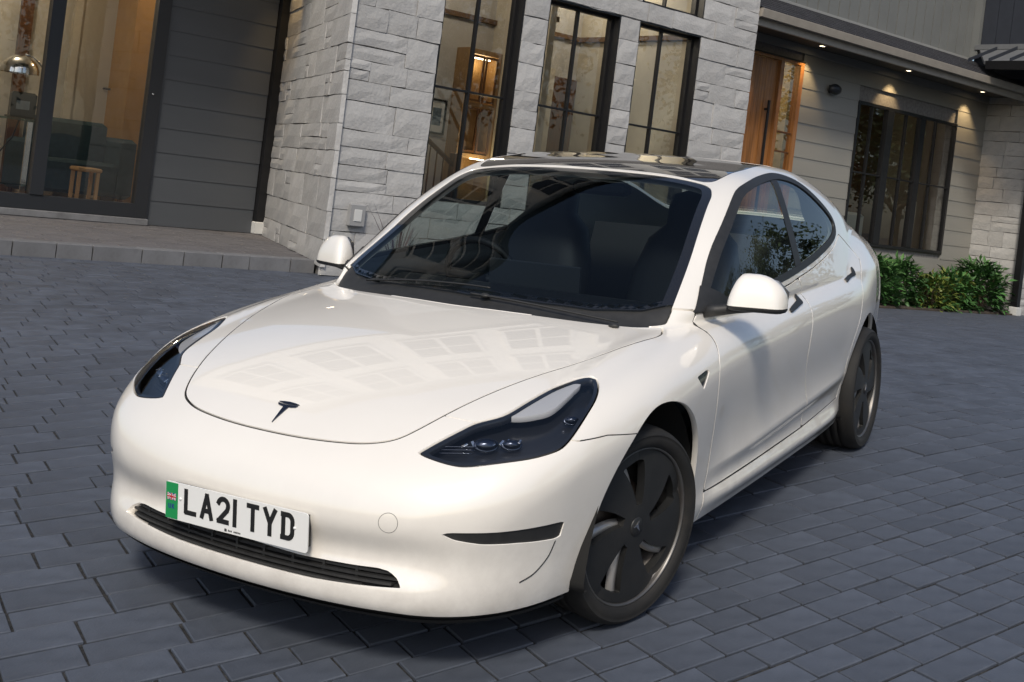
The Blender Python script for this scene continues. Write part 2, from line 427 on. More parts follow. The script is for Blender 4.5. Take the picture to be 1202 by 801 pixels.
# pier at the right end of the porch
sw3 = empty('stone_wall', house)
fP = lambda a, z, d: hl(22.95 - d, 12.93 - a, z); fP2 = lambda a, z, d: hl(22.95 + a, 11.87 - d, z)
MB().box(22.955, 25.5, 11.88, 12.95, -.2, 4.4, hl).build('wall_backing', MORTAR, sw3)
stone_face(sw3, 0, 1.05, 0, 4.36, fP, (), 21, .30, .8, .2, .34); stone_face(sw3, 0, 1.4, 0, 4.36, fP2, (), 22, .30, .8, .2, .34)

def bars(name, mat, parent, boxes, bev=.004):
    m_ = MB()
    for b_ in boxes: m_.box(*b_, hl, bev)
    return m_.build(name, mat, parent)
def window(s0, s1, z0, z1, n, mull=(), munt=(), fw=.055, casements=None, mw=.028, reveal=.0):
    w_ = empty('window', house)
    b = [(s0, s0 + fw, n - .02, n + .07, z0, z1), (s1 - fw, s1, n - .02, n + .07, z0, z1), (s0 + fw, s1 - fw, n - .018, n + .068, z0, z0 + fw), (s0 + fw, s1 - fw, n - .018, n + .068, z1 - fw, z1)]
    bars('frame', FRAMEB, w_, b)
    for q in mull: bars('mullion', FRAMEB, w_, [(q - mw / 2, q + mw / 2, n - .012, n + .05, z0 + fw, z1 - fw)], .003)
    if casements:
        for q, cw in casements: bars('casement_post', FRAMEB, w_, [(q - cw / 2, q + cw / 2, n - .03, n + .075, z0 + fw, z1 - fw)])
    for q in munt: bars('muntin', FRAMEB, w_, [(s0 + fw, s1 - fw, n - .008, n + .04, q - .014, q + .014)], .003)
    edges = [s0 + fw] + sorted(list(mull) + [q for q, _ in (casements or [])]) + [s1 - fw]; zed = [z0 + fw] + sorted(munt) + [z1 - fw]
    for a, c in zip(edges[:-1], edges[1:]):
        for d, e in zip(zed[:-1], zed[1:]):
            c0 = hl((a + c) / 2, n + .02, (d + e) / 2); hw, hh = (c - a) / 2 - .002, (e - d) / 2 - .002
            o = mesh('pane', [(-hw, 0, -hh), (hw, 0, -hh), (hw, 0, hh), (-hw, 0, hh)], [(0, 1, 2, 3)], PANE, w_); o.location = c0
            o.rotation_euler = (RNG.uniform(-.004, .004), 0, RNG.uniform(-.004, .004))
    return w_
NG = NT + .13
for (s0, s1, z0, z1), mq, mz in zip(WINS, ((9.0,), (10.607 + .07,), (12.235 + .07,), (12.3,)), ((2.40,), (2.40,), (2.37,), ())):
    wn = window(s0 + .0, s1 - .0, z0, z1, NG, mq, mz)
    bars('reveal', FRAMEB, wn, [(s0 - .0, s0 + .02, NT - .02, NG - .022, z0, z1), (s1 - .02, s1 + .0, NT - .02, NG - .022, z0, z1), (s0 + .02, s1 - .02, NT - .02, NG - .022, z1 - .02, z1)], 0)
# sill-height closing slab and tower roof
MB().box(7.0, 14.2, 11.85, 17.2, 6.2, 6.35, hl).build('roof', SHINGLE, house)

# -- dark siding panel and sliding door on the terrace
sd_ = empty('siding_wall', house); PNL = 15.70
z = .155
for k in range(14):
    e0, e1 = z, z + .335
    V = [hl(6.56, PNL - .006, e0), hl(8.16, PNL - .006, e0), hl(8.16, PNL + .004, e1), hl(6.56, PNL + .004, e1), hl(6.56, PNL + .05, e0), hl(8.16, PNL + .05, e0), hl(8.16, PNL + .05, e1), hl(6.56, PNL + .05, e1)]
    o = mesh('siding_board', V, [(0, 1, 2, 3), (1, 0, 4, 5), (0, 3, 7, 4), (2, 1, 5, 6)], SIDING, sd_); z += .335
MB().box(6.5, 8.6, PNL + .05, PNL + .25, 0, 5.2, hl).build('wall_backing', MORTAR, sd_)
dsp = bars('downspout', FRAMEB, house, [(8.17, 8.33, PNL - .10, PNL + .02, .32, 5.0)], .012)
bars('corner_trim', SIDING, house, [(8.335, 8.45, PNL - .04, PNL + .05, .15, 5.0)], .006)
bars('downspout_boot', WHITEP, house, [(8.155, 8.345, PNL - .12, PNL + .02, .15, .33)], .012)
NDR = 15.66
dr = empty('sliding_door', house)
bars('frame', FRAMED, dr, [(6.36, 6.54, NDR - .02, NDR + .12, .24, 4.6), (1.5, 6.36, NDR - .018, NDR + .118, .24, .43)], .006)
bars('stile', FRAMED, dr, [(4.965, 5.135, NDR - .04, NDR + .10, .43, 4.6)], .006); bars('stile', FRAMED, dr, [(3.3, 3.45, NDR - .04, NDR + .10, .43, 4.6)], .006)
bars('threshold', KERB, dr, [(1.5, 6.54, NDR - .10, NDR + .12, .15, .238)], .008)
m_ = MB().ball(hl(6.42, NDR - .035, 1.93), .016, 10, 8); m_.build('door_lock', CHROME, dr, True)
for a, c in ((1.6, 3.3), (3.45, 4.965), (5.135, 6.36)):
    o = mesh('pane', [(-(c - a) / 2, 0, -2.08), ((c - a) / 2, 0, -2.08), ((c - a) / 2, 0, 2.08), (-(c - a) / 2, 0, 2.08)], [(0, 1, 2, 3)], PANE, dr); o.location = hl((a + c) / 2, NDR + .04, 2.51)

# -- room behind the sliding door
rm = empty('terrace_room', house)
bars('room_floor', FLOORIN, rm, [(.2, 8.2, 15.9, 23.0, .1, .26)], 0); bars('room_wall', WALLIN, rm, [(.2, 7.2, 19.2, 19.4, .26, 4.4)], 0)
bars('room_wall', OCHRE, rm, [(7.2, 9.6, 18.3, 18.5, .26, 4.4)], 0); bars('room_wall', WALLIN, rm, [(8.9, 9.0, 15.95, 18.3, .26, 4.4)], 0); bars('room_wall', WALLIN, rm, [(.1, .2, 15.9, 19.2, .26, 4.4)], 0)
bars('room_wall', OCHRE, rm, [(7.1, 7.2, 18.3, 19.2, .26, 4.4)], 0); bars('room_ceiling', CEILIN, rm, [(.1, 9.0, 15.8, 19.4, 4.4, 4.5)], 0)
bars('wall_post', WOODDARK, rm, [(5.62, 5.80, 19.10, 19.19, .26, 4.4)], 0)
idr = bars('inner_door', pmat('inner_door_paint', (.50, .45, .37), .6), rm, [(6.55, 7.35, 19.12, 19.19, .26, 4.0)], .01)
bars('door_trim', WALLIN, idr, [(6.42, 6.54, 19.08, 19.19, .26, 4.1)], .01)
MB().tube([hl(7.02, 19.10, 2.05), hl(7.02, 19.03, 2.05), hl(7.15, 19.03, 2.05)], .018, 8).build('handle', FRAMEB, idr, True)

def hthing(name, label, cat, s, n, z, group=None):
    o = empty(name, None, sn(s, n, z)); o.rotation_euler = (0, 0, ANG); return tag(o, label, cat, group)
# glass console table
GLASSB = glass_mat('table_glass', (.55, .68, .66), refl=1.5)
tb = hthing('console_table', 'glass console table with chrome legs behind the sliding door', 'table', 5.0, 17.3, .26)
MB().box(-1.2, .62, -.25, .25, 1.10, 1.13, None, .004).build('table_top', GLASSB, tb)
for sx_, sy_ in ((-1.1, -.2), (-1.1, .2), (.45, -.2), (.45, .2)): MB().box(sx_ - .035, sx_ + .035, sy_ - .02, sy_ + .02, 0, 1.097, None, .004).build('leg', CHROME, tb)
MB().box(-1.06, .41, -.22, .22, .20, .225, None, .003).build('shelf', GLASSB, tb)
lp = hthing('arc_lamp', 'chrome dome lamp on a curved stem standing on the glass table', 'lamp', 5.16, 17.3, 1.392)
V = []; b = MB(); b.lathe([(.26, 0), (.255, .06), (.225, .14), (.17, .205), (.09, .245), (.0005, .26), (.0005, .25), (.16, .19), (.235, .06), (.25, 0)], 32, lambda x, y, z: (x, y, z + .62)); b.build('lamp_shade', CHROME, lp, True)
MB().tube([(.05 + .33 * math.sin(t), 0, .47 + .42 * math.cos(t)) for t in np.linspace(0, 2.55, 20)], .014, 8).build('stem', CHROME, lp, True)
MB().box(-.10, .26, -.12, .12, .003, .03, None, .01).build('lamp_base', FRAMEB, lp)
bx = hthing('radio', 'black table radio beside the dome lamp on the glass table', 'radio', 5.20, 17.12, 1.392)
MB().box(-.17, .17, -.05, .05, .002, .36, None, .03).build('radio_case', FRAMEB, bx); MB().box(-.10, .08, -.054, -.0505, .12, .24).build('radio_panel', pmat('panel_grey', (.2, .22, .22), .4), bx)
ca = hthing('power_cable', 'thin black cable hanging from the glass table to the floor', 'cable', 4.9, 17.25, .27)
MB().tube([(.32, 0, 1.10), (.25, -.02, .85), (.08, -.04, .60), (-.15, -.05, .40), (-.45, -.05, .26), (-.9, -.05, .02)], .010, 6).build('cable_run', FRAMEB, ca, True)
TEAL = pmat('reflection_teal', (.018, .045, .060), .85, var=.15, vscale=12)
sf = hthing('reflection_shape', 'dark teal seat shape standing in for a reflection in the sliding door', 'reflection_shape', 6.35, 17.9, .26)  # dark teal seat shape added to stand for a reflection in the glass
MB().box(-.62, .55, -.1, .75, .12, .62, None, .05).build('reflection_shape_seat', TEAL, sf); MB().box(-.62, .55, .5, .78, .55, 1.22, None, .06).build('reflection_shape_back', TEAL, sf)
MB().box(.56, .80, -.12, .78, .10, 1.02, None, .06).build('reflection_shape_arm', TEAL, sf); MB().box(-.85, -.63, -.12, .78, .10, .86, None, .06).build('reflection_shape_arm', TEAL, sf)
for q in (-.75, .68):
    for r in (-.02, .68): MB().box(q - .03, q + .03, r - .03, r + .03, 0, .115).build('leg', WOODDARK, sf)
st_ = hthing('stool', 'pale oak stool in front of the dark teal reflection shape', 'stool', 6.05, 16.75, .26)
MB().box(-.17, .17, -.17, .17, .50, .56, None, .015).build('stool_seat', pmat('oak_pale', (.42, .25, .11), .45, var=.2, stretch=(1, 8, 1)), st_)
for q in (-.13, .13):
    for r in (-.13, .13): MB().box(q - .022, q + .022, r - .022, r + .022, 0, .498).build('leg', pmat('oak_leg', (.40, .24, .11), .45), st_)

# -- rooms behind the tower windows
rm2 = empty('tower_room', house); NB = 15.6
bars('room_floor', FLOORIN, rm2, [(8.72, 14.1, 12.2, 16.4, .05, .2)], 0); bars('room_ceiling', CEILIN, rm2, [(8.65, 14.1, 12.14, 16.4, 5.6, 5.7)], 0)
bars('room_wall', WALLGREY, rm2, [(8.6, 14.1, NB, NB + .15, .2, 5.6)], 0); bars('room_wall', WALLIN, rm2, [(13.98, 14.1, 12.14, NB, .2, 5.6)], 0); bars('room_wall', WALLIN, rm2, [(12.05, 12.17, 14.2, NB, .2, 5.6)], 0)
bars('crown', CROWN, rm2, [(12.17, 12.23, 14.2, NB - .06, 3.95, 4.03), (13.92, 13.978, 12.2, NB - .06, 3.95, 4.03)], 0); bars('crown', CROWN, rm2, [(8.6, 12.05, NB - .06, NB - .002, 3.90, 3.98)], 0); bars('crown', CROWN, rm2, [(12.17, 13.98, NB - .06, NB - .002, 3.95, 4.03)], 0)
cb = bars('built_in_cabinet', pmat('cabinet_oak', (.28, .17, .08), .5, var=.15, stretch=(6, 6, .6)), rm2, [(11.35, 12.04, NB - .32, NB - .003, .25, 1.15), (11.35, 11.42, NB - .32, NB - .003, 1.15, 3.42), (11.97, 12.04, NB - .32, NB - .003, 1.15, 3.42), (11.42, 11.97, NB - .32, NB - .003, 3.34, 3.42), (11.42, 11.97, NB - .32, NB - .003, 2.50, 2.56), (11.42, 11.97, NB - .05, NB - .003, 1.15, 3.34), (11.42, 11.97, NB - .32, NB - .003, 1.66, 1.74)], .003)
for a, c, d, e in ((11.43, 11.685, 2.58, 3.32), (11.705, 11.96, 2.58, 3.32), (11.43, 11.685, 1.76, 2.48), (11.705, 11.96, 1.76, 2.48)):
    dd = bars('cabinet_door', WOODDARK, cb, [(a, a + .035, NB - .345, NB - .325, d, e), (c - .035, c, NB - .345, NB - .325, d, e), (a + .035, c - .035, NB - .345, NB - .325, d, d + .035), (a + .035, c - .035, NB - .345, NB - .325, e - .035, e)], .002)
brd = bars('inner_door', WOODDARK, rm2, [(13.45, 13.97, NB - .05, NB - .003, .2, 3.28)], .004); bars('door_trim', WALLIN, brd, [(13.32, 13.44, NB - .06, NB - .003, .2, 3.40)], .004)
def picture(s, n, z, w_, h_, label, pic, fr=FRAMEB, fwid=.03):
    p = hthing('picture', label, 'picture', s, n, z)
    MB().box(-w_ / 2, w_ / 2, -.03, 0, 0, fwid).box(-w_ / 2, w_ / 2, -.03, 0, h_ - fwid, h_).box(-w_ / 2, -w_ / 2 + fwid, -.029, 0, fwid, h_ - fwid).box(w_ / 2 - fwid, w_ / 2, -.029, 0, fwid, h_ - fwid).build('picture_frame', fr, p)
    MB().box(-w_ / 2 + fwid, w_ / 2 - fwid, -.012, -.002, fwid, h_ - fwid).build('mount', WHITEP, p)
    MB().box(-w_ / 4, w_ / 4, -.015, -.0125, h_ * .25, h_ * .75).build('print', pic, p)
picture(11.10, NB - .002, 1.98, .34, .56, 'small black framed picture on the wall left of the oak cabinet', pmat('print_blue', (.12, .16, .20), .6, var=.5, vscale=9))
picture(13.02, NB - .002, 1.30, .46, 1.10, 'tall black framed picture beside the brown inner door', pmat('print_warm', (.30, .16, .10), .6, var=.6, vscale=8))
ra = hthing('stair_railing', 'brown wooden stair railing with thin balusters inside the first tower window', 'railing', 9.35, 13.2, .2)
MB().tube([(-.55, 0, 1.90), (.62, .25, 1.28)], .035, 8).build('handrail', WOODDARK, ra, True); MB().box(.58, .70, .19, .31, 0, 1.46, None, .01).build('newel_post', WOODDARK, ra)
for k in range(7): t = k / 7; MB().tube([(-.45 + 1.0 * t, .02 + .22 * t, .0), (-.45 + 1.0 * t, .02 + .22 * t, 1.84 - .53 * t)], .012, 6).build('baluster', WOODDARK, ra)
# -- porch wall, boards cut round the door and the window
pw = empty('siding_wall', house); NR = 12.90
OP = [(15.05, 16.76, .15, 4.03), (18.48, 21.85, 1.02, 3.645)]
zs = [.02 + .3 * k for k in range(15)]; zs = [q for q in zs if q < 4.30] + [4.34]
for e0, e1 in zip(zs[:-1], zs[1:]):
    free = [(14.16, 22.98)]
    for o0, o1, p0, p1 in OP:
        nf = []
        for u, v in free:
            if e0 < p1 - .02 and e1 > p0 + .02 and o0 < v and o1 > u: nf += [(u, o0), (o1, v)]
            else: nf.append((u, v))
        free = nf
    for u, v in free:
        q = u
        while q < v - .01:
            L_ = min(3.66 if RNG.random() < .6 else 2.4, v - q)
            if v - q - L_ < .5: L_ = v - q
            V = [hl(q + .001, NR - .007, e0), hl(q + L_ - .001, NR - .007, e0), hl(q + L_ - .001, NR + .003, e1), hl(q + .001, NR + .003, e1), hl(q + .001, NR + .04, e0), hl(q + L_ - .001, NR + .04, e0), hl(q + L_ - .001, NR + .04, e1), hl(q + .001, NR + .04, e1)]
            mesh('siding_board', V, [(0, 1, 2, 3), (1, 0, 4, 5), (0, 3, 7, 4), (2, 1, 5, 6)], SIDING_W, pw); q += L_
wall_with_holes('wall_backing', MORTAR, pw, 14.1, 23.1, -.2, 4.4, OP, lambda a, z, d: hl(a, NR - d, z), -.041, -.24)
window(18.48, 21.85, 1.02, 3.645, NR + .0, (18.95, 20.08, 21.12), (2.345,), .06, ((19.52, .20), (20.62, .17)), .03)
# front door with sidelight
fd = empty('front_door', house)
bars('frame', WOOD, fd, [(15.05, 15.13, NR - .03, NR + .10, .15, 3.98), (16.66, 16.76, NR - .03, NR + .10, .15, 3.98), (15.05, 16.76, NR - .032, NR + .10, 3.98, 4.03), (16.13, 16.22, NR - .03, NR + .10, .15, 3.98)], .004)
bars('dark_head', FRAMEB, fd, [(15.04, 16.77, NR - .04, NR + .09, 4.032, 4.06)], .002)
q = 15.135
while q < 16.12: bars('door_plank', WOOD, fd, [(q, min(q + .138, 16.125), NR + .03, NR + .08, .16, 3.975)], .004); q += .142
bars('door_pull', FRAMEB, fd, [(15.885, 15.925, NR - .06, NR - .03, .9, 3.27), (15.89, 15.92, NR - .03, NR + .03, 3.1, 3.14), (15.89, 15.92, NR - .03, NR + .03, 1.1, 1.14)], .004)
o = mesh('pane', [(-.215, 0, -1.9), (.215, 0, -1.9), (.215, 0, 1.9), (-.215, 0, 1.9)], [(0, 1, 2, 3)], glass_mat('sidelight_glass', (.75, .66, .45), refl=3.0), fd); o.location = hl(16.44, NR + .03, 2.07)
bars('sidelight_bar', WOODDARK, fd, [(16.225, 16.655, NR + .01, NR + .05, 2.78, 2.81)], .002); bars('sidelight_bar', WOODDARK, fd, [(16.225, 16.655, NR + .01, NR + .05, 2.45, 2.475)], .002)
rm3 = empty('porch_room', house)
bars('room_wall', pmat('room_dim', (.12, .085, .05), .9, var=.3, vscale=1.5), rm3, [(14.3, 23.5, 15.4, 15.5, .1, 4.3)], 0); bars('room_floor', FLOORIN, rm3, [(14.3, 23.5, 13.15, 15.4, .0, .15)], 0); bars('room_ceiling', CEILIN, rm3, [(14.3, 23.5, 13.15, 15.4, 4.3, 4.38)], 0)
bars('room_wall', WALLIN, rm3, [(17.2, 17.3, 13.15, 15.4, .15, 4.3)], 0); bars('room_wall', WALLIN, rm3, [(23.4, 23.5, 13.15, 15.4, .15, 4.3)], 0)
bars('inner_door', WOODDARK, rm3, [(21.9, 22.6, 15.33, 15.397, .15, 3.1)], 0)
hc_ = hthing('armchair', 'pale armchair behind the far black window', 'chair', 20.9, 14.1, .15)
MB().box(-.4, .4, -.35, .4, .2, .62, None, .06).build('seat', CABINPALE, hc_); MB().box(-.4, .4, .3, .5, .6, 1.5, None, .06).build('backrest', CABINPALE, hc_)
for q in (-.33, .33):
    for r in (-.28, .42): MB().box(q - .03, q + .03, r - .03, r + .03, 0, .195).build('leg', WOODDARK, hc_)

# -- eave over the porch
bars('fascia', FASCIA, house, [(14.205, 23.9, 11.93, 11.98, 4.22, 4.40)], .006)
m_ = MB(); m_.prism([(11.82, 4.34), (11.80, 4.46), (11.815, 4.47), (11.93, 4.47), (11.93, 4.34)], 14.21, 23.9, lambda n, z, s: hl(s, n, z)); m_.build('gutter', FASCIA, house)
bars('soffit', SOFFIT, house, [(14.2, 23.0, 11.98, 12.885, 4.335, 4.365)], 0)
bars('frieze_board', SIDING_W, house, [(14.2, 22.9, 12.86, 12.884, 4.20, 4.333)], .003)
rfp = empty('porch_roof', house)
MB().prism([(11.86, 4.475), (12.88, 4.945), (12.88, 4.40), (11.94, 4.40)], 14.2, 24.5, lambda n, z, s: hl(s, n, z)).build('roof_deck', FRAMEB, rfp)
for k in range(7):
    n0, n1 = 11.84 + k * .148, 11.84 + (k + 1) * .148 + .02; q = 14.2 + (k % 2) * .15
    while q < 24.4:
        L_ = RNG.uniform(.24, .36); zz = lambda n: 4.470 + (n - 11.84) * .461 + .014
        V = [hl(q, n0, zz(n0) + .010), hl(q + L_ - .008, n0, zz(n0) + .010), hl(q + L_ - .008, n1, zz(n1)), hl(q, n1, zz(n1)), hl(q, n0, zz(n0) - .006), hl(q + L_ - .008, n0, zz(n0) - .006)]
        mesh('shingle', V, [(0, 1, 2, 3), (1, 0, 4, 5)], SHINGLE, rfp); q += L_
bars('roof_flashing', pmat('flashing', (.26, .26, .25), .5), house, [(14.2, 21.96, 12.80, 12.87, 4.93, 4.975)], .004)
# upper wall of vertical boards
ub = empty('batten_wall', house); bars('wall_backing', DARKSIDE, ub, [(14.2, 22.0, 12.90, 13.05, 4.9, 7.2)], 0)
q = 14.22
while q < 21.95:
    L_ = min(.30, 21.95 - q); bars('batten_board', BATTEN, ub, [(q + .013, q + L_ - .013, 12.872 + RNG.uniform(-.003, .003), 12.899, 4.97, 7.2)], .003); q += .30
# dark cross wing with a metal roof
dk = empty('dark_wing', house)
bars('corner_trim', BATTEN, dk, [(21.955, 22.06, 12.72, 12.895, 5.0, 7.2)], .004)
q = 12.71
while q > 10.4: bars('cladding_board', DARKSIDE, dk, [(22.04 + RNG.uniform(-.002, .002), 22.10, q - .295, q - .003, 5.1, 7.2)], .004); q -= .30
bars('wing_backing', DARKSIDE, dk, [(22.10, 24.4, 10.2, 12.85, 4.6, 7.2)], 0)
mr_ = empty('metal_roof', house)
zr = lambda s: 5.22 - (22.12 - s) * .40
V = [hl(22.12, 12.78, zr(22.12)), hl(22.12, 10.2, zr(22.12)), hl(20.95, 10.2, zr(20.95)), hl(20.95, 11.9, zr(20.95)), hl(21.0, 12.0, zr(21.0))]
V += [(a, b, c - .06) for a, b, c in V]
mesh('roof_sheet', V, [(0, 1, 2, 3, 4), (9, 8, 7, 6, 5)] + [(i, 5 + i, 5 + (i + 1) % 5, (i + 1) % 5) for i in range(5)], ROOFMETAL, mr_)
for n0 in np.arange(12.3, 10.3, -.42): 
    MB().prism([(n0 - .012, 0), (n0 + .012, 0), (n0 + .012, .065), (n0 - .012, .065)], 20.96, 22.03, lambda n, z, s: hl(s, n, zr(s) + z - .002)).build('standing_seam', DARKSIDE, mr_)  # ribs coloured dark to stand for the shadow lines of the seams
bars('ridge_flashing', ROOFMETAL, mr_, [(21.93, 22.05, 10.2, 12.76, zr(22.0) - .02, zr(22.0) + .085)], .004)
m_ = MB(); m_.prism([(20.82, zr(20.95) - .16), (20.80, zr(20.95) - .01), (20.94, zr(20.95) - .01), (20.94, zr(20.95) - .16)], 10.2, 11.86, lambda s, z, n: hl(s, n, z)); m_.build('gutter', FRAMEB, mr_)
# -- lights on the porch
for s_, nn_ in ((14.9, 12.55), (16.75, 12.55), (19.4, 12.55), (22.05, 12.55)):
    d_ = empty('downlight', house); m_ = MB().lathe([(.075, 0), (.075, -.012), (.058, -.014), (.055, -.004)], 24, lambda x, y, z: hl(s_ + x, nn_ + y, 4.334 + z)); m_.build('trim_ring', CHROME, d_, True)
    m_ = MB().lathe([(.0005, -.005), (.054, -.005)], 20, lambda x, y, z: hl(s_ + x, nn_ + y, 4.334 + z)); m_.build('bulb', LAMPON, d_)
    L = bpy.data.lights.new('downlight', 'SPOT'); L.energy = 40; L.color = (1, .70, .36); L.spot_size = rad(78); L.spot_blend = .6; L.shadow_soft_size = .04
    lo = bpy.data.objects.new('downlight_beam', L); COL.objects.link(lo); lo.parent = d_; lo.location = hl(s_, nn_ + .05, 4.31); lo.rotation_euler = (rad(14), 0, 0)
wl = empty('wall_light', house); m_ = MB().ball(hl(17.60, NR - .10, 3.71), .155, 20, 12, (1, .55, .62)); m_.build('lamp_body', FRAMED, wl, True); m_ = MB().box(17.53, 17.67, NR - .05, NR - .015, 3.64, 3.78, hl, .006); m_.build('lamp_mount', FRAMEB, wl)
ol = empty('outlet_box', house); MB().box(7.36, 7.56, NT - .10, NT - .02, .60, .86, hl, .01).build('outlet_cover', pmat('outlet_grey', (.30, .30, .30), .5), ol); MB().box(7.41, 7.51, NT - .108, NT - .099, .66, .80, hl, .004).build('outlet_plate', WHITEP, ol)
# lamp under the terrace roof washing the stone, and the roof itself
bars('terrace_soffit', SOFFIT, house, [(0, 8.5, 13.6, 15.9, 4.75, 4.85)], 0)
d_ = empty('downlight', house); m_ = MB().lathe([(.0005, -.005), (.06, -.005), (.075, 0)], 24, lambda x, y, z: hl(7.78 + x, 14.95 + y, 4.745 + z)); m_.build('bulb', LAMPON, d_)
L = bpy.data.lights.new('downlight', 'SPOT'); L.energy = 95; L.color = (1, .66, .28); L.spot_size = rad(46); L.spot_blend = .8; L.shadow_soft_size = .05
lo = bpy.data.objects.new('downlight_beam', L); COL.objects.link(lo); lo.parent = d_; lo.location = hl(7.78, 14.95, 4.72); lo.rotation_euler = (rad(8), rad(-13), 0)
# room lamps
for s_, n_l, z_, e_, c_ in ((4.6, 17.6, 4.2, 52, (1, .82, .60)), (7.8, 17.2, 4.2, 24, (1, .72, .42)), (10.2, 14.2, 5.2, 56, (1, .86, .68)), (13.1, 14.4, 5.2, 52, (1, .88, .70)), (11.7, 15.1, 1.62, 5, (1, .75, .35)), (11.7, 15.42, 3.25, 2.5, (1, .75, .35)), (20.3, 14.4, 4.1, 7, (1, .75, .5)), (15.8, 14.2, 4.1, 30, (1, .78, .45))):
    d_ = empty('ceiling_lamp', house); MB().ball(hl(s_, n_l, z_ + .07), .05, 12, 8).build('globe', LAMPON, d_, True) if z_ > 4 else MB().box(s_ - .2, s_ + .2, n_l - .02, n_l + .02, z_ + .03, z_ + .045, hl).build('light_strip', LAMPON, d_)
    L = bpy.data.lights.new('ceiling_lamp', 'POINT'); L.energy = e_; L.color = c_; L.shadow_soft_size = .12
    lo = bpy.data.objects.new('lamp_glow', L); COL.objects.link(lo); lo.parent = d_; lo.location = hl(s_, n_l, z_ - .06)
# downspout on the pier
bars('downspout', FRAMEB, house, [(22.80, 22.93, 11.70, 11.83, .16, 4.3)], .01); bars('downspout_boot', WHITEP, house, [(22.77, 22.95, 11.67, 11.84, 0, .17)], .01)

# -- storey added above the frame: white framed glazing for the bonnet to mirror
us = empty('reflection_storey', house); UPW = pmat('render_white', (.62, .60, .56), .7, var=.04); UGL = pmat('reflection_glazing', (.05, .055, .06), .1, coat=.5)
bars('reflection_wall', UPW, us, [(1.0, 14.2, 12.3, 12.5, 6.36, 11.6)], 0)
for k in range(5):
    a0 = 1.7 + k * 2.5
    for z0_, z1_ in ((6.9, 8.6), (9.2, 10.9)):
        wi = bars('window', UPW, us, [(a0, a0 + .10, 12.22, 12.295, z0_, z1_), (a0 + 1.80, a0 + 1.90, 12.22, 12.295, z0_, z1_), (a0 + .90, a0 + 1.0, 12.225, 12.295, z0_ + .1, z1_ - .1), (a0 + .1, a0 + 1.8, 12.22, 12.294, z0_, z0_ + .1), (a0 + .1, a0 + 1.8, 12.22, 12.294, z1_ - .1, z1_), (a0 + .1, a0 + 1.8, 12.23, 12.293, (z0_ + z1_) / 2 - .04, (z0_ + z1_) / 2 + .04)], 0)
        bars('pane', UGL, wi, [(a0 + .1, a0 + 1.8, 12.26, 12.292, z0_ + .1, z1_ - .1)], 0)
MB().prism([(11.9, 11.5), (14.6, 13.4), (17.4, 11.5)], .6, 14.6, lambda n, z, s: hl(s, n, z)).build('reflection_roof', SHINGLE, us)

# ------------------------------------------------------------------ car body surface (x forward, y left, z up, metres)
def spl(pts):
    """natural cubic spline through (t,v) points, evaluated through a dense table"""
    p=np.array(sorted(pts),float);t,v=p[:,0],p[:,1];n=len(t);h=np.diff(t)
    A=np.zeros((n,n));b=np.zeros(n);A[0,0]=A[-1,-1]=1
    for i in range(1,n-1):
        A[i,i-1]=h[i-1];A[i,i]=2*(h[i-1]+h[i]);A[i,i+1]=h[i]
        b[i]=6*((v[i+1]-v[i])/h[i]-(v[i]-v[i-1])/h[i-1])
    M=np.linalg.solve(A,b)
    T=np.linspace(t[0],t[-1],3000);k=np.clip(np.searchsorted(t,T)-1,0,n-2)
    a=t[k+1]-T;c=T-t[k];H=h[k]
    V=(M[k]*a**3+M[k+1]*c**3)/(6*H)+(v[k]/H-M[k]*H/6)*a+(v[k+1]/H-M[k+1]*H/6)*c
    return lambda x:np.interp(x,T,V)
def smax(a,b,k):
    h=np.maximum(k-np.abs(a-b),0)/k
    return np.maximum(a,b)+h*h*k*.25
def smin(a,b,k):
    return -smax(-a,-b,k)
# lower body -------------------------------------------------------------
HOODC=spl([(-2.6,1.055),(-2.3,1.072),(-2.0,1.064),(-1.5,1.010),(-1,.970),(-.3,.954),(.4,.946),(.8,.935),(1.0,.914),(1.2,.892),(1.45,.858),(1.7,.808),(1.9,.748),(2.05,.688),(2.15,.640),(2.22,.600),(2.3,.55)])
CROWN=spl([(-2.6,0.0301),(-1.5,0.0215),(-0.3,0.0261),(0.8,0.0519),(1.0,0.0535),(1.4,0.0548),(1.8,0.061),(2.1,0.073),(2.3,0.0935)])
XF=spl([(.05,2.17),(.15,2.232),(.185,2.262),(.22,2.290),(.255,2.298),(.285,2.292),(.31,2.276),(.34,2.262),(.375,2.264),(.42,2.286),(.46,2.300),(.50,2.306),(.57,2.299),(.63,2.256),(.70,2.183),(.8,2.048),(1.2,1.6)])
XR=spl([(.1,-2.2),(.25,-2.32),(.5,-2.40),(.7,-2.40),(.9,-2.385),(1.05,-2.36),(1.2,-2.33)])
WP=spl([(-2.6,0.7738),(-2.2,0.7873),(-1.9,0.824),(-1.44,0.8794),(-1.0,0.9117),(-0.3,0.9273),(0.4,0.9322),(1.0,0.9285),(1.44,0.9214),(1.7,0.8968),(1.9,0.8582),(2.05,0.8312),(2.2,0.8015),(2.35,0.7461)])
WZ=spl([(.05,-.13),(.15,-.085),(.22,-.060),(.30,-.048),(.40,-.036),(.50,-.022),(.60,-.009),(.72,0),(.80,-.002),(.87,-.012),(.94,-.035),(1.02,-.075),(1.2,-.18)])
XFS=spl([(.05,2.17),(.15,2.232),(.185,2.258),(.25,2.284),(.34,2.280),(.42,2.290),(.50,2.304),(.57,2.297),(.63,2.255),(.70,2.183),(.8,2.048),(1.2,1.6)])
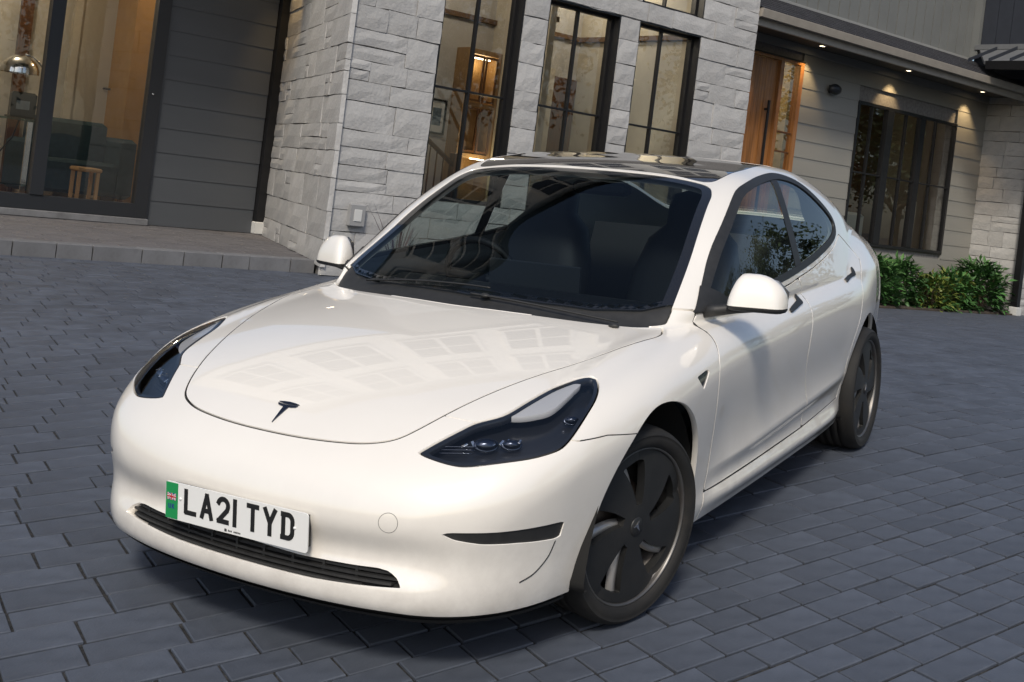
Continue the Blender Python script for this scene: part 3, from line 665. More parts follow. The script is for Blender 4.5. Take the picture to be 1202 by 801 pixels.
# greenhouse ---------------------------------------------------------------
ROOF=spl([(-2.6,0.977),(-2.3,1.0349),(-2.15,1.0709),(-2.0,1.1256),(-1.8,1.203),(-1.5,1.3236),(-1.2,1.4029),(-0.9,1.46),(-0.6,1.4783),(-0.4,1.4783),(-0.2,1.4608),(0,1.4388),(0.2,1.382),(0.4,1.296),(0.6,1.1948),(0.8,1.0825),(1.0,0.9784),(1.2,0.8519),(1.4,0.7346)])
WG=spl([(-2.6,.47),(-2.2,.59),(-1.9,.70),(-1.6,.785),(-1.2,.836),(-.8,.850),(-.3,.858),(.3,.860),(.6,.840),(.8,.808),(1.0,.768),(1.3,.712)])
RCR=spl([(-2.6,0.0601),(-1.5,0.0423),(-0.5,0.0255),(0.1,0.0233),(0.5,0.0189),(.8,.026),(1.2,.055)])
def top_l(x,y):
    a=np.abs(y)
    ridge=.009*np.exp(-((a-.735)/.040)**2)*np.exp(-((x-1.36)/.34)**4)
    return HOODC(x)-CROWN(x)*(a/.8)**2.2+ridge
def F_low(x,y,z):
    a=np.abs(y)
    ft=(z-top_l(x,y))*.93
    fl=.016*np.exp(-((x-1.437)/.42)**2-((z-.62)/.22)**2)+.018*np.exp(-((x+1.437)/.45)**2-((z-.66)/.25)**2)
    m=1/(1+np.exp(-(.80-x)/.055))/(1+np.exp(-(x+1.02)/.05))          # between the wheel arches
    d=z-(.385+(.70-x)*.040); fade=np.clip((.85-x)/.5,0,1)
    cr=np.where(d>0,np.exp(-np.maximum(d,0)/.075),np.exp(-(np.minimum(d,0)/.040)**2))*(.006+.014*fade)
    sill=.026*np.exp(-((z-.262)/.040)**2)
    wz=WZ(z)+m*(cr+sill-.014*np.exp(-((z-.52)/.16)**2))
    fs=a-(WP(x)+wz+fl)
    q=1/(1+np.exp((a-.62)/.05))
    ff=(x-(XF(z)*q+XFS(z)*(1-q)-.20*a**2-.22*a**4))*.95
    fr=(XR(z)+.12*a**2+.2*a**4-x)
    f=smax(ft,fs,.13)
    f=smax(f,ff,.19)
    f=smax(f,fr,.15)
    return smax(f,.165-z,.03)
def F_green(x,y,z):
    a=np.abs(y)
    bow=.22*a*a*np.clip((x+.3)/.9,0,1)
    ft=(z-(ROOF(x+bow)-RCR(x)*(a/.6)**2))*np.where(x>.1,.90,.97)
    zz=np.maximum(z-.94,0)
    fs=(a-(WG(x)-.30*zz-.16*zz**2-.45*np.maximum(.93-z,0)))*.92
    f=smax(smax(ft,fs,.09),.6-z,.02)
    return smax(smax(f,x+.25*a*a-1.135,.02),-2.35-x,.02)
def F(x,y,z):
    k=.02+.20*np.clip((-1.15-x)/.6,0,1)
    return smin(F_low(x,y,z),F_green(x,y,z),k)

def F_grad(P, e=0.0015):
    x, y, z = P[:, 0], P[:, 1], P[:, 2]
    g = np.stack([F(x + e, y, z) - F(x - e, y, z), F(x, y + e, z) - F(x, y - e, z), F(x, y, z + e) - F(x, y, z - e)], -1)
    return g / np.maximum(np.linalg.norm(g, axis=1, keepdims=True), 1e-9)

def body_grid(nT=200, nM=210, nF=110):
    """fine quad skin of the body: rays from an axis inside it"""
    A0, A1 = np.array([-1.45, 0, .64]), np.array([1.45, 0, .53])
    ph = np.linspace(math.pi / 2, 0, nF + 1)
    rows = [(A0, -p) for p in ph[1:]] + [(A0 + (A1 - A0) * k / nM, 0.0) for k in range(1, nM)] + [(A1, p) for p in ph[::-1][:-1]]
    th = np.linspace(0, math.pi, nT + 1)
    O = np.array([r[0] for r in rows])[:, None, :] + np.zeros((1, nT + 1, 1))
    p = np.array([r[1] for r in rows])[:, None]
    Dv = np.stack([np.sin(p) + 0 * th, np.cos(p) * np.sin(th), np.cos(p) * np.cos(th)], -1)
    lo = np.full(O.shape[:2], .1); hi = np.full(O.shape[:2], 2.2)
    for _ in range(30):
        mid = (lo + hi) / 2; Q = O + Dv * mid[..., None]
        v = F(Q[..., 0], Q[..., 1], Q[..., 2]) < 0
        lo = np.where(v, mid, lo); hi = np.where(v, hi, mid)
    Q = O + Dv * lo[..., None]; U = len(rows)
    Q[:, 0, 1] = 0; Q[:, nT, 1] = 0
    full = np.concatenate([Q, Q[:, nT - 1:0:-1] * np.array([1, -1, 1])], 1)       # ring of 2nT
    W = 2 * nT; V = full.reshape(-1, 3)
    i = np.arange(U - 1)[:, None] * W; j = np.arange(W)[None, :]; j2 = (j + 1) % W
    F4 = np.stack([i + j, i + j2, i + W + j2, i + W + j], -1).reshape(-1, 4)
    tips = []
    for A, sg, row in ((A0, -1, 0), (A1, 1, U - 1)):
        lo_, hi_ = .1, 2.2
        for _ in range(30):
            md = (lo_ + hi_) / 2
            if F(np.array([A[0] + sg * md]), np.array([0.]), np.array([A[2]]))[0] < 0: lo_ = md
            else: hi_ = md
        tips.append((A[0] + sg * lo_, 0, A[2]))
    V = np.concatenate([V, np.array(tips)]); t0 = len(V) - 2
    faces = [tuple(q) for q in F4.tolist()]
    for k in range(W):
        faces.append((t0, (k + 1) % W, k)); b = (U - 1) * W
        faces.append((t0 + 1, b + k, b + (k + 1) % W))
    faces = [q[::-1] for q in faces]
    return V, faces

def compact(V, faces):
    flat = np.fromiter((i for q in faces for i in q), np.int64); used = np.unique(flat)
    mp = np.zeros(len(V), np.int64); mp[used] = np.arange(len(used)); flat = mp[flat].tolist(); out, k = [], 0
    for q in faces: n = len(q); out.append(tuple(flat[k:k + n])); k += n
    return V[used], out

PADDED = []
def pick(V, faces, mask):
    if len(faces) > 50000:
        if not PADDED: PADDED.append(np.array([q if len(q) == 4 else q + q[-1:] for q in faces]))
        f = [faces[i] for i in np.nonzero(mask[PADDED[0]].all(1))[0]]
    else: f = [q for q in faces if all(mask[i] for i in q)]
    return compact(V, f) if f else (V[:0], [])

def clip(V, faces, val):
    """keep the part of a mesh where val < 0, cutting faces exactly on the zero line"""
    if not faces: return V, faces
    val = np.where(np.abs(val) < 1e-7, 1e-7, val); inside = val < 0
    new, out, cache = [], [], {}
    n0 = len(V)
    def cut(a, b):
        k = (a, b) if a < b else (b, a)
        if k not in cache:
            t = val[k[0]] / (val[k[0]] - val[k[1]]); cache[k] = n0 + len(new); new.append(V[k[0]] * (1 - t) + V[k[1]] * t)
        return cache[k]
    ins = inside.tolist()
    for q in faces:
        c = sum(ins[i] for i in q)
        if c == len(q): out.append(q)
        elif c:
            r = []
            for a, b in zip(q, q[1:] + q[:1]):
                if ins[a]: r.append(a)
                if ins[a] != ins[b]: r.append(cut(a, b))
            if len(r) >= 3: out.append(tuple(r))
    if new: V = np.concatenate([V, np.array(new)])
    return compact(V, out) if out else (V[:0], [])

def sdf(P2, poly):
    """signed distance to a closed polygon, negative inside"""
    poly = np.asarray(poly, float); d2 = np.full(len(P2), 1e9); ins = np.zeros(len(P2), bool)
    for a, b in zip(poly, np.roll(poly, -1, 0)):
        e = b - a; w_ = P2 - a; t = np.clip((w_ @ e) / max(e @ e, 1e-12), 0, 1)
        dd = w_ - t[:, None] * e; d2 = np.minimum(d2, (dd * dd).sum(1))
        c = (a[1] > P2[:, 1]) != (b[1] > P2[:, 1])
        with np.errstate(divide='ignore', invalid='ignore'):
            xi = a[0] + (P2[:, 1] - a[1]) / (e[1] if e[1] != 0 else 1e-12) * e[0]
        ins ^= c & (P2[:, 0] < xi)
    d = np.sqrt(d2); return np.where(ins, -d, d)

def smooth_poly(pts, k=6, sharp=()):
    """closed Catmull-Rom through pts; indices in sharp stay corners"""
    P = [np.array(p, float) for p in pts]; n = len(P); out = []
    for i in range(n):
        p0, p1, p2, p3 = P[i - 1], P[i], P[(i + 1) % n], P[(i + 2) % n]
        m1 = (p2 - p1) if i in sharp else (p2 - p0) / 2
        m2 = (p2 - p1) if (i + 1) % n in sharp else (p3 - p1) / 2
        L = np.linalg.norm(p2 - p1)
        for mm in (m1, m2):
            q = np.linalg.norm(mm)
            if q > 1.3 * L: mm *= 1.3 * L / q
        for j in range(k):
            t = j / k; out.append((2 * t**3 - 3 * t**2 + 1) * p1 + (t**3 - 2 * t**2 + t) * m1 + (-2 * t**3 + 3 * t**2) * p2 + (t**3 - t**2) * m2)
    return np.array(out)

def boundary_edges(faces):
    cnt = {}
    for q in faces:
        for a, b in zip(q, q[1:] + q[:1]):
            k = (a, b) if a < b else (b, a); cnt[k] = None if k in cnt else (a, b)
    return [e for e in cnt.values() if e]

def panel(name, V, faces, mat, parent, off=0.0, flange=0.012, maxedge=None):
    """one body panel: outer skin with exact normals and an inward-turned edge"""
    if not faces: return None
    N = F_grad(V); V2 = V + N * off; NN = [N]; VV = [V2]; FF = list(faces); base = len(V2)
    if flange:
        be = boundary_edges(faces); ids = sorted({i for e in be for i in e}); mp = {a: b for b, a in enumerate(ids)}
        k = len(ids); top = V2[ids]; bot = top - N[ids] * flange
        side = np.zeros((k, 3))
        for a, b in be:
            t = V2[b] - V2[a]; o = np.cross(t, N[a]); side[mp[a]] += o; side[mp[b]] += o
        side /= np.maximum(np.linalg.norm(side, axis=1, keepdims=True), 1e-9)
        edge_n = side * .75 + N[ids] * .65; edge_n /= np.linalg.norm(edge_n, axis=1, keepdims=True)
        VV += [top, bot]; NN += [edge_n, side]
        for a, b in be: FF.append((base + mp[b], base + mp[a], base + k + mp[a], base + k + mp[b]))
    return mesh(name, np.concatenate(VV), FF, mat, parent, True, np.concatenate(NN))

def front_x(y, z):
    """x of the body surface seen head-on at (y, z)"""
    y = np.asarray(y, float); z = np.asarray(z, float) + 0 * y; lo = np.full(y.shape, 1.2); hi = np.full(y.shape, 2.6)
    for _ in range(28):
        md = (lo + hi) / 2; v = F(md, y, z) < 0; lo = np.where(v, md, lo); hi = np.where(v, hi, md)
    return lo
def side_y(x, z):
    x = np.asarray(x, float); z = np.asarray(z, float); lo = np.full(x.shape, .3); hi = np.full(x.shape, 1.3)
    for _ in range(28):
        md = (lo + hi) / 2; v = F(x, md, z) < 0; lo = np.where(v, md, lo); hi = np.where(v, hi, md)
    return lo

HL3D = [(2.096, 0.497, 0.624), (2.054, 0.522, 0.647), (1.985, 0.561, 0.679), (1.939, 0.588, 0.698), (1.874, 0.64, 0.717), (1.781, 0.665, 0.746), (1.668, 0.688, 0.775), (1.573, 0.725, 0.798), (1.525, 0.753, 0.803), (1.527, 0.769, 0.797), (1.57, 0.795, 0.781), (1.646, 0.821, 0.756), (1.733, 0.833, 0.722), (1.818, 0.835, 0.676), (1.864, 0.827, 0.652), (1.907, 0.807, 0.64), (1.96, 0.772, 0.63), (2.023, 0.711, 0.62), (2.072, 0.643, 0.608), (2.089, 0.593, 0.609), (2.097, 0.535, 0.617)]
DRL3D = [(1.872, 0.644, 0.718), (1.789, 0.669, 0.743), (1.678, 0.693, 0.772), (1.581, 0.729, 0.795), (1.548, 0.747, 0.8), (1.767, 0.748, 0.739), (1.826, 0.714, 0.724), (1.871, 0.661, 0.715)]

# ------------------------------------------------------------------ car materials
def paint_mat():
    mt = pmat('white_paint', (.83, .79, .725), rough=.34, spec=.5, coat=1.0, bump=.012, bscale=900, bdist=.0006, dirt=(.50, .45, .38), dirt_amt=.10, dirt_scale=1.1)
    n, l = mt.node_tree.nodes, mt.node_tree.links; b = n['Principled BSDF']; b.inputs['Coat IOR'].default_value = 1.8; b.inputs['Coat Roughness'].default_value = .012
    # road dust thickening towards the sills (a stain that stays where it is)
    tc = n.new('ShaderNodeTexCoord'); sx = n.new('ShaderNodeSeparateXYZ'); l.new(tc.outputs['Object'], sx.inputs[0])
    mr = n.new('ShaderNodeMapRange'); mr.inputs['From Min'].default_value = .55; mr.inputs['From Max'].default_value = .18; l.new(sx.outputs['Z'], mr.inputs['Value'])
    nz = n.new('ShaderNodeTexNoise'); nz.inputs['Scale'].default_value = 7; nz.inputs['Detail'].default_value = 9; nz.inputs['Roughness'].default_value = .7; l.new(tc.outputs['Object'], nz.inputs['Vector'])
    r2 = n.new('ShaderNodeMapRange'); r2.inputs['From Min'].default_value = .35; r2.inputs['From Max'].default_value = .75; l.new(nz.outputs['Fac'], r2.inputs['Value'])
    mu = n.new('ShaderNodeMath'); mu.operation = 'MULTIPLY'; l.new(mr.outputs[0], mu.inputs[0]); l.new(r2.outputs[0], mu.inputs[1])
    m3 = n.new('ShaderNodeMath'); m3.operation = 'MULTIPLY'; m3.inputs[1].default_value = .5; l.new(mu.outputs[0], m3.inputs[0])
    mx = n.new('ShaderNodeMix'); mx.data_type = 'RGBA'; mx.inputs[7].default_value = (.34, .30, .26, 1)
    src = b.inputs['Base Color'].links[0].from_socket; l.new(src, mx.inputs[6]); l.new(m3.outputs[0], mx.inputs[0]); l.new(mx.outputs[2], b.inputs['Base Color'])
    return mt
PAINT = paint_mat()
BLACKGLOSS = pmat('black_gloss', (.012, .012, .013), rough=.12, coat=.6)
BLACKPLASTIC = pmat('black_plastic', (.02, .02, .02), rough=.55, var=.2, vscale=30, bump=.08, bscale=300, bdist=.001)
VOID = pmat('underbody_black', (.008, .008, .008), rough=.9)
SCREEN = glass_mat('windscreen_glass', (.44, .50, .53), refl=.55)
SIDEGLASS = glass_mat('side_glass', (.74, .78, .72), refl=1.1)
LENS = glass_mat('lamp_lens', (.80, .82, .85), refl=1.2)
DARKCHROME = pmat('dark_chrome', (.10, .11, .14), rough=.2, metal=1.0)
RUBBER = pmat('tyre_rubber', (.011, .0105, .010), rough=.75, var=.25, vscale=14, bump=.15, bscale=220, bdist=.001, dirt=(.045, .038, .030), dirt_amt=.3, dirt_scale=9)
COVER = pmat('wheel_cover_grey', (.016, .0165, .017), rough=.45, var=.12, vscale=12, dirt=(.05, .045, .04), dirt_amt=.22, dirt_scale=8)
ALLOY = pmat('alloy', (.17, .165, .16), rough=.42, metal=.8, dirt=(.12, .09, .07), dirt_amt=.4, dirt_scale=10)
SPOKE = pmat('spoke_alloy', (.42, .41, .40), rough=.35, metal=.6, dirt=(.14, .11, .08), dirt_amt=.4, dirt_scale=10)
SEATBLACK = pmat('seat_black', (.012, .012, .013), rough=.6)
TRIMGREY = pmat('cabin_grey', (.10, .115, .12), rough=.7)
LAMPBLACK = pmat('lamp_housing', (.014, .015, .018), rough=.3, coat=.3)
LAMPWHITE = pmat('running_light', (.62, .60, .58), rough=.22, coat=.5)
PLATEWHITE = pmat('plate_white', (.80, .80, .78), rough=.4)
PLATEBLACK = pmat('plate_black', (.012, .012, .012), rough=.5)
PLATEGREEN = pmat('plate_green', (.015, .27, .08), rough=.4)

car = empty('parked_car')
mm_ = Matrix.Identity(4)
for i in range(3):
    for j in range(3): mm_[i][j] = float(M_CAR[i, j])
    mm_[i][3] = float(T_CAR[i])
car.matrix_world = mm_
tag(car, 'white electric saloon car with black headlights and green striped number plate parked on the driveway', 'car')

BV, BF = body_grid()
AY = lambda P: np.abs(P[:, 1])
XZ = lambda P: P[:, [0, 2]]
XY = lambda P: P[:, [0, 1]]
YZ = lambda P: np.stack([np.abs(P[:, 1]), P[:, 2]], -1)

# ---- outlines ------------------------------------------------------
half = [(1.172, 0), (1.160, .15), (1.138, .30), (1.095, .48), (1.02, .64), (.945, .732), (1.02, .757), (1.123, .747), (1.274, .721), (1.465, .671), (1.639, .608), (1.807, .545), (1.937, .494), (2.035, .447), (2.088, .405), (2.122, .34), (2.142, .265), (2.156, .175), (2.163, .09), (2.165, 0)]
HOOD = smooth_poly(half + [(x, -y) for x, y in half[-2:0:-1]], 5, sharp=(5, 33))
wsh = [(1.166, 0), (1.154, .15), (1.132, .30), (1.089, .48), (1.014, .64), (.936, .722), (.885, .733), (.626, .694), (.317, .634), (.215, .612), (.150, .560), (.130, .40), (.135, .2), (.14, 0)]
WS = smooth_poly(wsh + [(x, -y) for x, y in wsh[-2:0:-1]], 5)
rfh = [(.118, 0), (.112, .2), (.108, .40), (.125, .545), (.06, .585), (-.15, .595), (-.62, .585), (-.635, .50), (-.635, 0)]
ROOFP = smooth_poly(rfh + [(x, -y) for x, y in rfh[-2:0:-1]], 4, sharp=(6, 7, 10, 9))
rgh = [(-.66, 0), (-.66, .55), (-.72, .578), (-1.2, .55), (-1.7, .46), (-1.93, .40), (-1.96, .2), (-1.965, 0)]
REARP = smooth_poly(rgh + [(x, -y) for x, y in rgh[-2:0:-1]], 4)
WIN = smooth_poly([(.80, .935), (.636, 1.058), (.454, 1.182), (.163, 1.332), (-.015, 1.383), (-.289, 1.417), (-.481, 1.424), (-.69, 1.40), (-.88, 1.345), (-1.089, 1.255), (-1.165, 1.19), (-1.125, 1.13), (-.96, 1.085), (-.583, 1.029), (-.129, .985), (.463, .950)], 5, sharp=(0,))
BLINE = [(-.29, .978), (-.312, .92), (-.290, .83), (-.262, .72), (-.272, .62), (-.325, .5), (-.36, .40), (-.362, .312)]
FRONTLINE = [(.795, .922), (.822, .85), (.866, .785), (.884, .72), (.868, .61), (.845, .5), (.835, .37), (.845, .30)]
DOORF = smooth_poly(FRONTLINE + BLINE[::-1] + [(-.129, .962), (.463, .928)], 5, sharp=(0, 7, 8, 15))
DOORR = smooth_poly(BLINE + [(-1.0, .338), (-1.035, .42), (-1.06, .53), (-1.10, .62), (-1.17, .70), (-1.24, .80), (-1.33, .90), (-1.46, .99), (-1.40, 1.045), (-1.19, 1.125), (-.96, 1.062), (-.583, 1.006)], 5, sharp=(0, 7, 8, 15, 17))
FENDER = np.array([(.80, .935)] + FRONTLINE + [(.845, .1), (2.5, .1), (2.5, 1.2), (.945, 1.2), (.945, .945)])
H3 = np.array(HL3D); DR3 = np.array(DRL3D)
for q_ in (H3, DR3):
    t_ = np.clip((1.72 - q_[:, 0]) / .2, 0, 1); q_[:, 0] += .020 * t_; q_[:, 1] += .004 * t_; q_[:, 2] -= .004 * t_
n_ = np.array([.62, .55, .56]); n_ /= np.linalg.norm(n_); e1_ = np.array([-n_[1], n_[0], 0]); e1_ /= np.linalg.norm(e1_); e2_ = np.cross(n_, e1_)
def OBL(P): Q = np.stack([P[:, 0], np.abs(P[:, 1]), P[:, 2]], -1); return np.stack([Q @ e1_, Q @ e2_], -1)
HLP = smooth_poly(OBL(H3), 4, sharp=(0,)); DRLP = smooth_poly(OBL(DR3), 4, sharp=(0, 4))
SLOT = np.array([(.622, .446), (.70, .4465), (.80, .444), (.842, .442), (.832, .392), (.78, .404), (.72, .411), (.66, .425)])
SEAM = np.array([(.834, .396), (.828, .35), (.813, .316), (.79, .296), (.787, .2995), (.809, .3185), (.823, .352), (.829, .396)])
gp = [(0, .320), (.20, .321), (.38, .323), (.44, .325), (.475, .321), (.50, .308), (.522, .286), (.43, .280), (.25, .271), (0, .262)]
GRILLE = np.array(gp)                                              # evaluated on |y|, closed at y=0 on purpose
GRILLE = np.array([(-.1, .332)] + gp[1:-1] + [(-.1, .272)])
HANDLEF = np.array([(.005, .853), (.005, .868), (-.165, .889), (-.185, .914), (-.203, .912), (-.203, .874)])
HANDLEF = HANDLEF + np.array([-.03, .002]); HANDLER = HANDLEF + np.array([-1.02, .046])
REP = np.array([(1.09, .753), (.957, .770), (1.037, .705)])

def f_arch(P, c, a, zc, b):
    dx = P[:, 0] - c; lean = np.maximum(.42 - P[:, 2], 0) * .35
    if c > 0: dx = np.where(dx > 0, np.maximum(dx - lean, 0) * (a / .335), dx)
    q = np.sqrt((dx / a) ** 2 + (np.maximum(P[:, 2] - zc, -.25) / b) ** 2)
    return np.maximum((q - 1) * min(a, b), .60 - AY(P))
f_hood = lambda P: np.where(P[:, 2] > .5, sdf(XY(P), HOOD), 1.)
f_ws = lambda P: np.where(P[:, 2] > .82, sdf(XY(P), WS), 1.)
f_roof = lambda P: np.where(P[:, 2] > 1.2, sdf(XY(P), ROOFP), 1.)
f_rear = lambda P: np.where(P[:, 2] > .9, sdf(XY(P), REARP), 1.)
f_win = lambda P: np.where(AY(P) > .4, sdf(XZ(P), WIN), 1.)
f_dF = lambda P: np.where(AY(P) > .6, sdf(XZ(P), DOORF), 1.)
f_dR = lambda P: np.where(AY(P) > .6, sdf(XZ(P), DOORR), 1.)
f_fen = lambda P: np.where(AY(P) > .3, sdf(XZ(P), FENDER), 1.)
f_hl = lambda P: np.where((P[:, 0] > 1.3) & (P[:, 2] > .5) & (AY(P) > .3), sdf(OBL(P), HLP), 1.)
f_aF = lambda P: f_arch(P, 1.372, .412, .34, .375)
f_aR = lambda P: f_arch(P, -1.445, .378, .34, .375)
f_slot = lambda P: np.where(P[:, 0] > 1.6, sdf(YZ(P), SLOT), 1.)
f_seam = lambda P: np.where(P[:, 0] > 1.6, sdf(YZ(P), SEAM), 1.)
f_gr = lambda P: np.where(P[:, 0] > 1.9, sdf(np.stack([np.abs(P[:, 1] - .022), P[:, 2]], -1), GRILLE), 1.)
def seamz(x): return np.interp(x, [1.4, 1.55, 1.70, 1.81, 1.95, 2.03, 2.2, 2.4], [.640, .650, .668, .664, .70, .74, .80, .80])
f_bump = lambda P: np.maximum(P[:, 2] - seamz(P[:, 0]), 1.5 - P[:, 0])
def chin(P): return .214 - .008 * np.clip((AY(P) - .50) / .3, 0, 1) - P[:, 2]
G = .0034

def region(box, cuts):
    """grow a panel from the skin: box = (x0,x1,z0,z1), cuts = [(field, sign)]; sign -1 keeps inside, +1 outside"""
    x0, x1, z0, z1 = box
    V, Fq = pick(BV, BF, (BV[:, 0] > x0) & (BV[:, 0] < x1) & (BV[:, 2] > z0) & (BV[:, 2] < z1))
    for fn, sg, g in cuts:
        if not Fq: break
        v = fn(V); V, Fq = clip(V, Fq, (v + g) if sg < 0 else (g - v))
    return V, Fq
def side(V, Fq, sg): return pick(V, Fq, V[:, 1] * sg > 0)
IN = lambda fn, g=G: (fn, -1, g)
OUT = lambda fn, g=G: (fn, 1, g)

def on_body(x_, y_, off=.01, z0=1.3):
    lo_, hi_ = .6, 1.6
    for _ in range(28):
        md = (lo_ + hi_) / 2
        if F(np.array([x_]), np.array([y_]), np.array([md]))[0] < 0: lo_ = md
        else: hi_ = md
    return (x_, y_, lo_ + off)
def smooth_line(pts, k=6):
    P = [np.array(p, float) for p in pts]; P = [2 * P[0] - P[1]] + P + [2 * P[-1] - P[-2]]; out = []
    for i in range(1, len(P) - 2):
        for j in range(k):
            t = j / k; p0, p1, p2, p3 = P[i - 1:i + 3]
            out.append(.5 * (2 * p1 + (p2 - p0) * t + (2 * p0 - 5 * p1 + 4 * p2 - p3) * t**2 + (3 * p1 - p0 - 3 * p2 + p3) * t**3))
    return np.array(out + [P[-2]])
# ---- panels --------------------------------------------------------
panel('bonnet', *region((.8, 2.4, .5, 1.1), [IN(f_hood)]), PAINT, car)
panel('front_bumper', *region((1.45, 2.6, .1, .95), [IN(f_bump, G * .5), OUT(f_hood), OUT(f_hl), OUT(f_aF, 0), OUT(f_slot, 0), OUT(f_gr, 0), IN(chin, 0)]), PAINT, car, flange=.030)
for sg in (1, -1):
    V, Fq = region((.7, 2.4, .1, 1.15), [IN(f_fen), OUT(f_bump, G * .5), OUT(f_hood), OUT(f_ws), OUT(f_hl), OUT(f_aF, 0), OUT(lambda P: np.where(AY(P) > .6, sdf(XZ(P), REP), 1.), 0), (lambda P: .19 - P[:, 2], -1, 0)])
    fen = panel('fender', *side(V, Fq, sg), PAINT, car, flange=.02)
    V, Fq = region((.9, 1.2, .65, .85), [IN(lambda P: np.where(AY(P) > .6, sdf(XZ(P), REP), 1.), .001)])
    panel('side_camera', *side(V, Fq, sg), BLACKGLOSS, car, off=-.004)
    for nm, fd, hp, bx in (('front_door', f_dF, HANDLEF, (-.6, 1.0, .2, 1.05)), ('rear_door', f_dR, HANDLER, (-1.6, -.1, .2, 1.2))):
        V, Fq = region(bx, [IN(fd)])
        d = panel(nm, *side(V, Fq, sg), PAINT, car)
        V, Fq = region((-1.35, .1, .8, 1.05), [IN(lambda P: np.where(AY(P) > .6, sdf(XZ(P), hp), 1.), 0)])
        if d: panel('handle', *side(V, Fq, sg), BLACKPLASTIC, d, off=.007, flange=.01)
    # window: rubber surround, two panes with a dark pillar between
    V, Fq = region((-1.4, 1.0, .85, 1.5), [IN(f_win, 0), OUT(f_win, -.026)])
    panel('window_trim', *side(V, Fq, sg), BLACKPLASTIC, car, off=.002, flange=.012)
    pil = lambda P: np.abs(P[:, 0] + .36 + .10 * (P[:, 2] - 1.2)) - .045
    V, Fq = region((-1.4, 1.0, .85, 1.5), [IN(f_win, .026), IN(pil, 0)])
    panel('door_pillar', *side(V, Fq, sg), BLACKPLASTIC, car, off=-.002, flange=0)
    for k in (1, -1):
        V, Fq = region((-1.4, 1.0, .85, 1.5), [IN(f_win, .026), OUT(pil, 0), (lambda P: (-.36 - P[:, 0]) * k, -1, 0)])
        panel('side_window', *side(V, Fq, sg), SIDEGLASS, car, off=-.004, flange=0)
    # headlight
    V, Fq = region((1.3, 2.4, .45, .95), [IN(f_hl, .003)])
    lens = panel('headlight', *side(V, Fq, sg), LENS, car, off=-.001, flange=0)
    V, Fq = region((1.3, 2.4, .45, .95), [IN(f_hl, .002)])
    panel('lamp_housing', *side(V, Fq, sg), LAMPBLACK, lens, off=-.055, flange=-.05)
    V, Fq = region((1.3, 2.4, .45, .95), [IN(f_hl, .002), OUT(f_hl, -.012)])
    panel('lamp_seal', *side(V, Fq, sg), LAMPBLACK, lens, off=-.003, flange=.02)
    V, Fq = region((1.3, 2.4, .45, .95), [IN(lambda P: np.where((P[:, 0] > 1.3) & (P[:, 2] > .5), sdf(OBL(P), DRLP), 1.), .002)])
    panel('running_light', *side(V, Fq, sg), LAMPWHITE, lens, off=-.006, flange=.02)
    for cx, cy, cz, r in ((1.965, .640, .648, .024), (1.925, .700, .652, .020), (1.745, .795, .705, .016)):
        c = np.array([cx, cy * 1, cz]); nn = n_
        rot = Vector(nn).to_track_quat('Z', 'Y').to_matrix()
        def loc(px_, py_, pz_, rot=rot, c=c): q = rot @ Vector((px_, py_, pz_)); return (c[0] + q.x, (c[1] + q.y) * sg, c[2] + q.z)
        b = MB().lathe([(r * 1.15, -.016), (r * 1.12, -.006), (r * .98, -.008), (r * .92, -.002), (r * .6, .004), (.0005, .006)], 24, lambda u_, v_, w_: loc(u_ * 1.35, v_ * .72, w_))
        b.build('projector', DARKCHROME, lens, True)
    for q_ in range(7):                                              # small bright facets between the projectors
        t = q_ / 6; c0 = np.array([2.005 - .095 * t, .588 + .128 * t, .660 + .006 * math.sin(9 * t)]); g_ = F_grad(c0[None, :])[0]
        for _ in range(6): c0 = c0 - g_ * (F(*[np.array([v_]) for v_ in c0])[0] + .026)
        rot = Vector(g_).to_track_quat('Z', 'Y').to_matrix() @ Matrix.Rotation(.5 + 1.7 * q_, 3, 'Z')
        def fc(x_, y_, z_, rot=rot, c0=c0): v_ = rot @ Vector((x_, y_, z_ + .25 * x_)); return (c0[0] + v_.x, (c0[1] + v_.y) * sg, c0[2] + v_.z)
        MB().box(-.010 + .002 * (q_ % 3), .010, -.0035, .0035 + .002 * (q_ % 2), -.004, 0, fc, .0012).build('lamp_facet', CHROME, lens)
    for k_, off_ in enumerate((.0, .016, .032)):                       # bright ribs at the inner corner
        pts = []
        for t in np.linspace(0, 1, 9):
            p = np.array([2.055 - .05 * t - off_ * .6, .535 + .085 * t, .622 - .010 * t + off_ * .6]); 
            s_ = p; g_ = F_grad(np.array([s_]))[0]
            for _ in range(6): s_ = s_ - g_ * (F(*[np.array([q]) for q in s_])[0] + .020)
            pts.append((s_[0], s_[1] * sg, s_[2]))
        MB().tube(pts, .0014, 6).build('lamp_rib', DARKCHROME, lens, True)
    V, Fq = region((1.6, 2.4, .3, .5), [IN(f_slot, 0)])
    panel('air_slot', *side(V, Fq, sg), BLACKPLASTIC, car, off=-.004, flange=0)
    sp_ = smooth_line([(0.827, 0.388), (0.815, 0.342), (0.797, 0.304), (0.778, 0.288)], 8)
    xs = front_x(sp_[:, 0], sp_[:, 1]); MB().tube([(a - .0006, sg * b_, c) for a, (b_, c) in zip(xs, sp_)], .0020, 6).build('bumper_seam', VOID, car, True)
    # tail light
    TAIL = np.array([(.42, .90), (.60, .92), (.70, .935), (.73, .90), (.66, .86), (.56, .85), (.42, .86)])
    V, Fq = region((-2.6, -1.9, .7, 1.05), [IN(lambda P: sdf(YZ(P), TAIL), 0)])
    panel('tail_light', *side(V, Fq, sg), pmat('tail_red', (.25, .006, .008), rough=.15, coat=.5), car, off=.003, flange=.01)

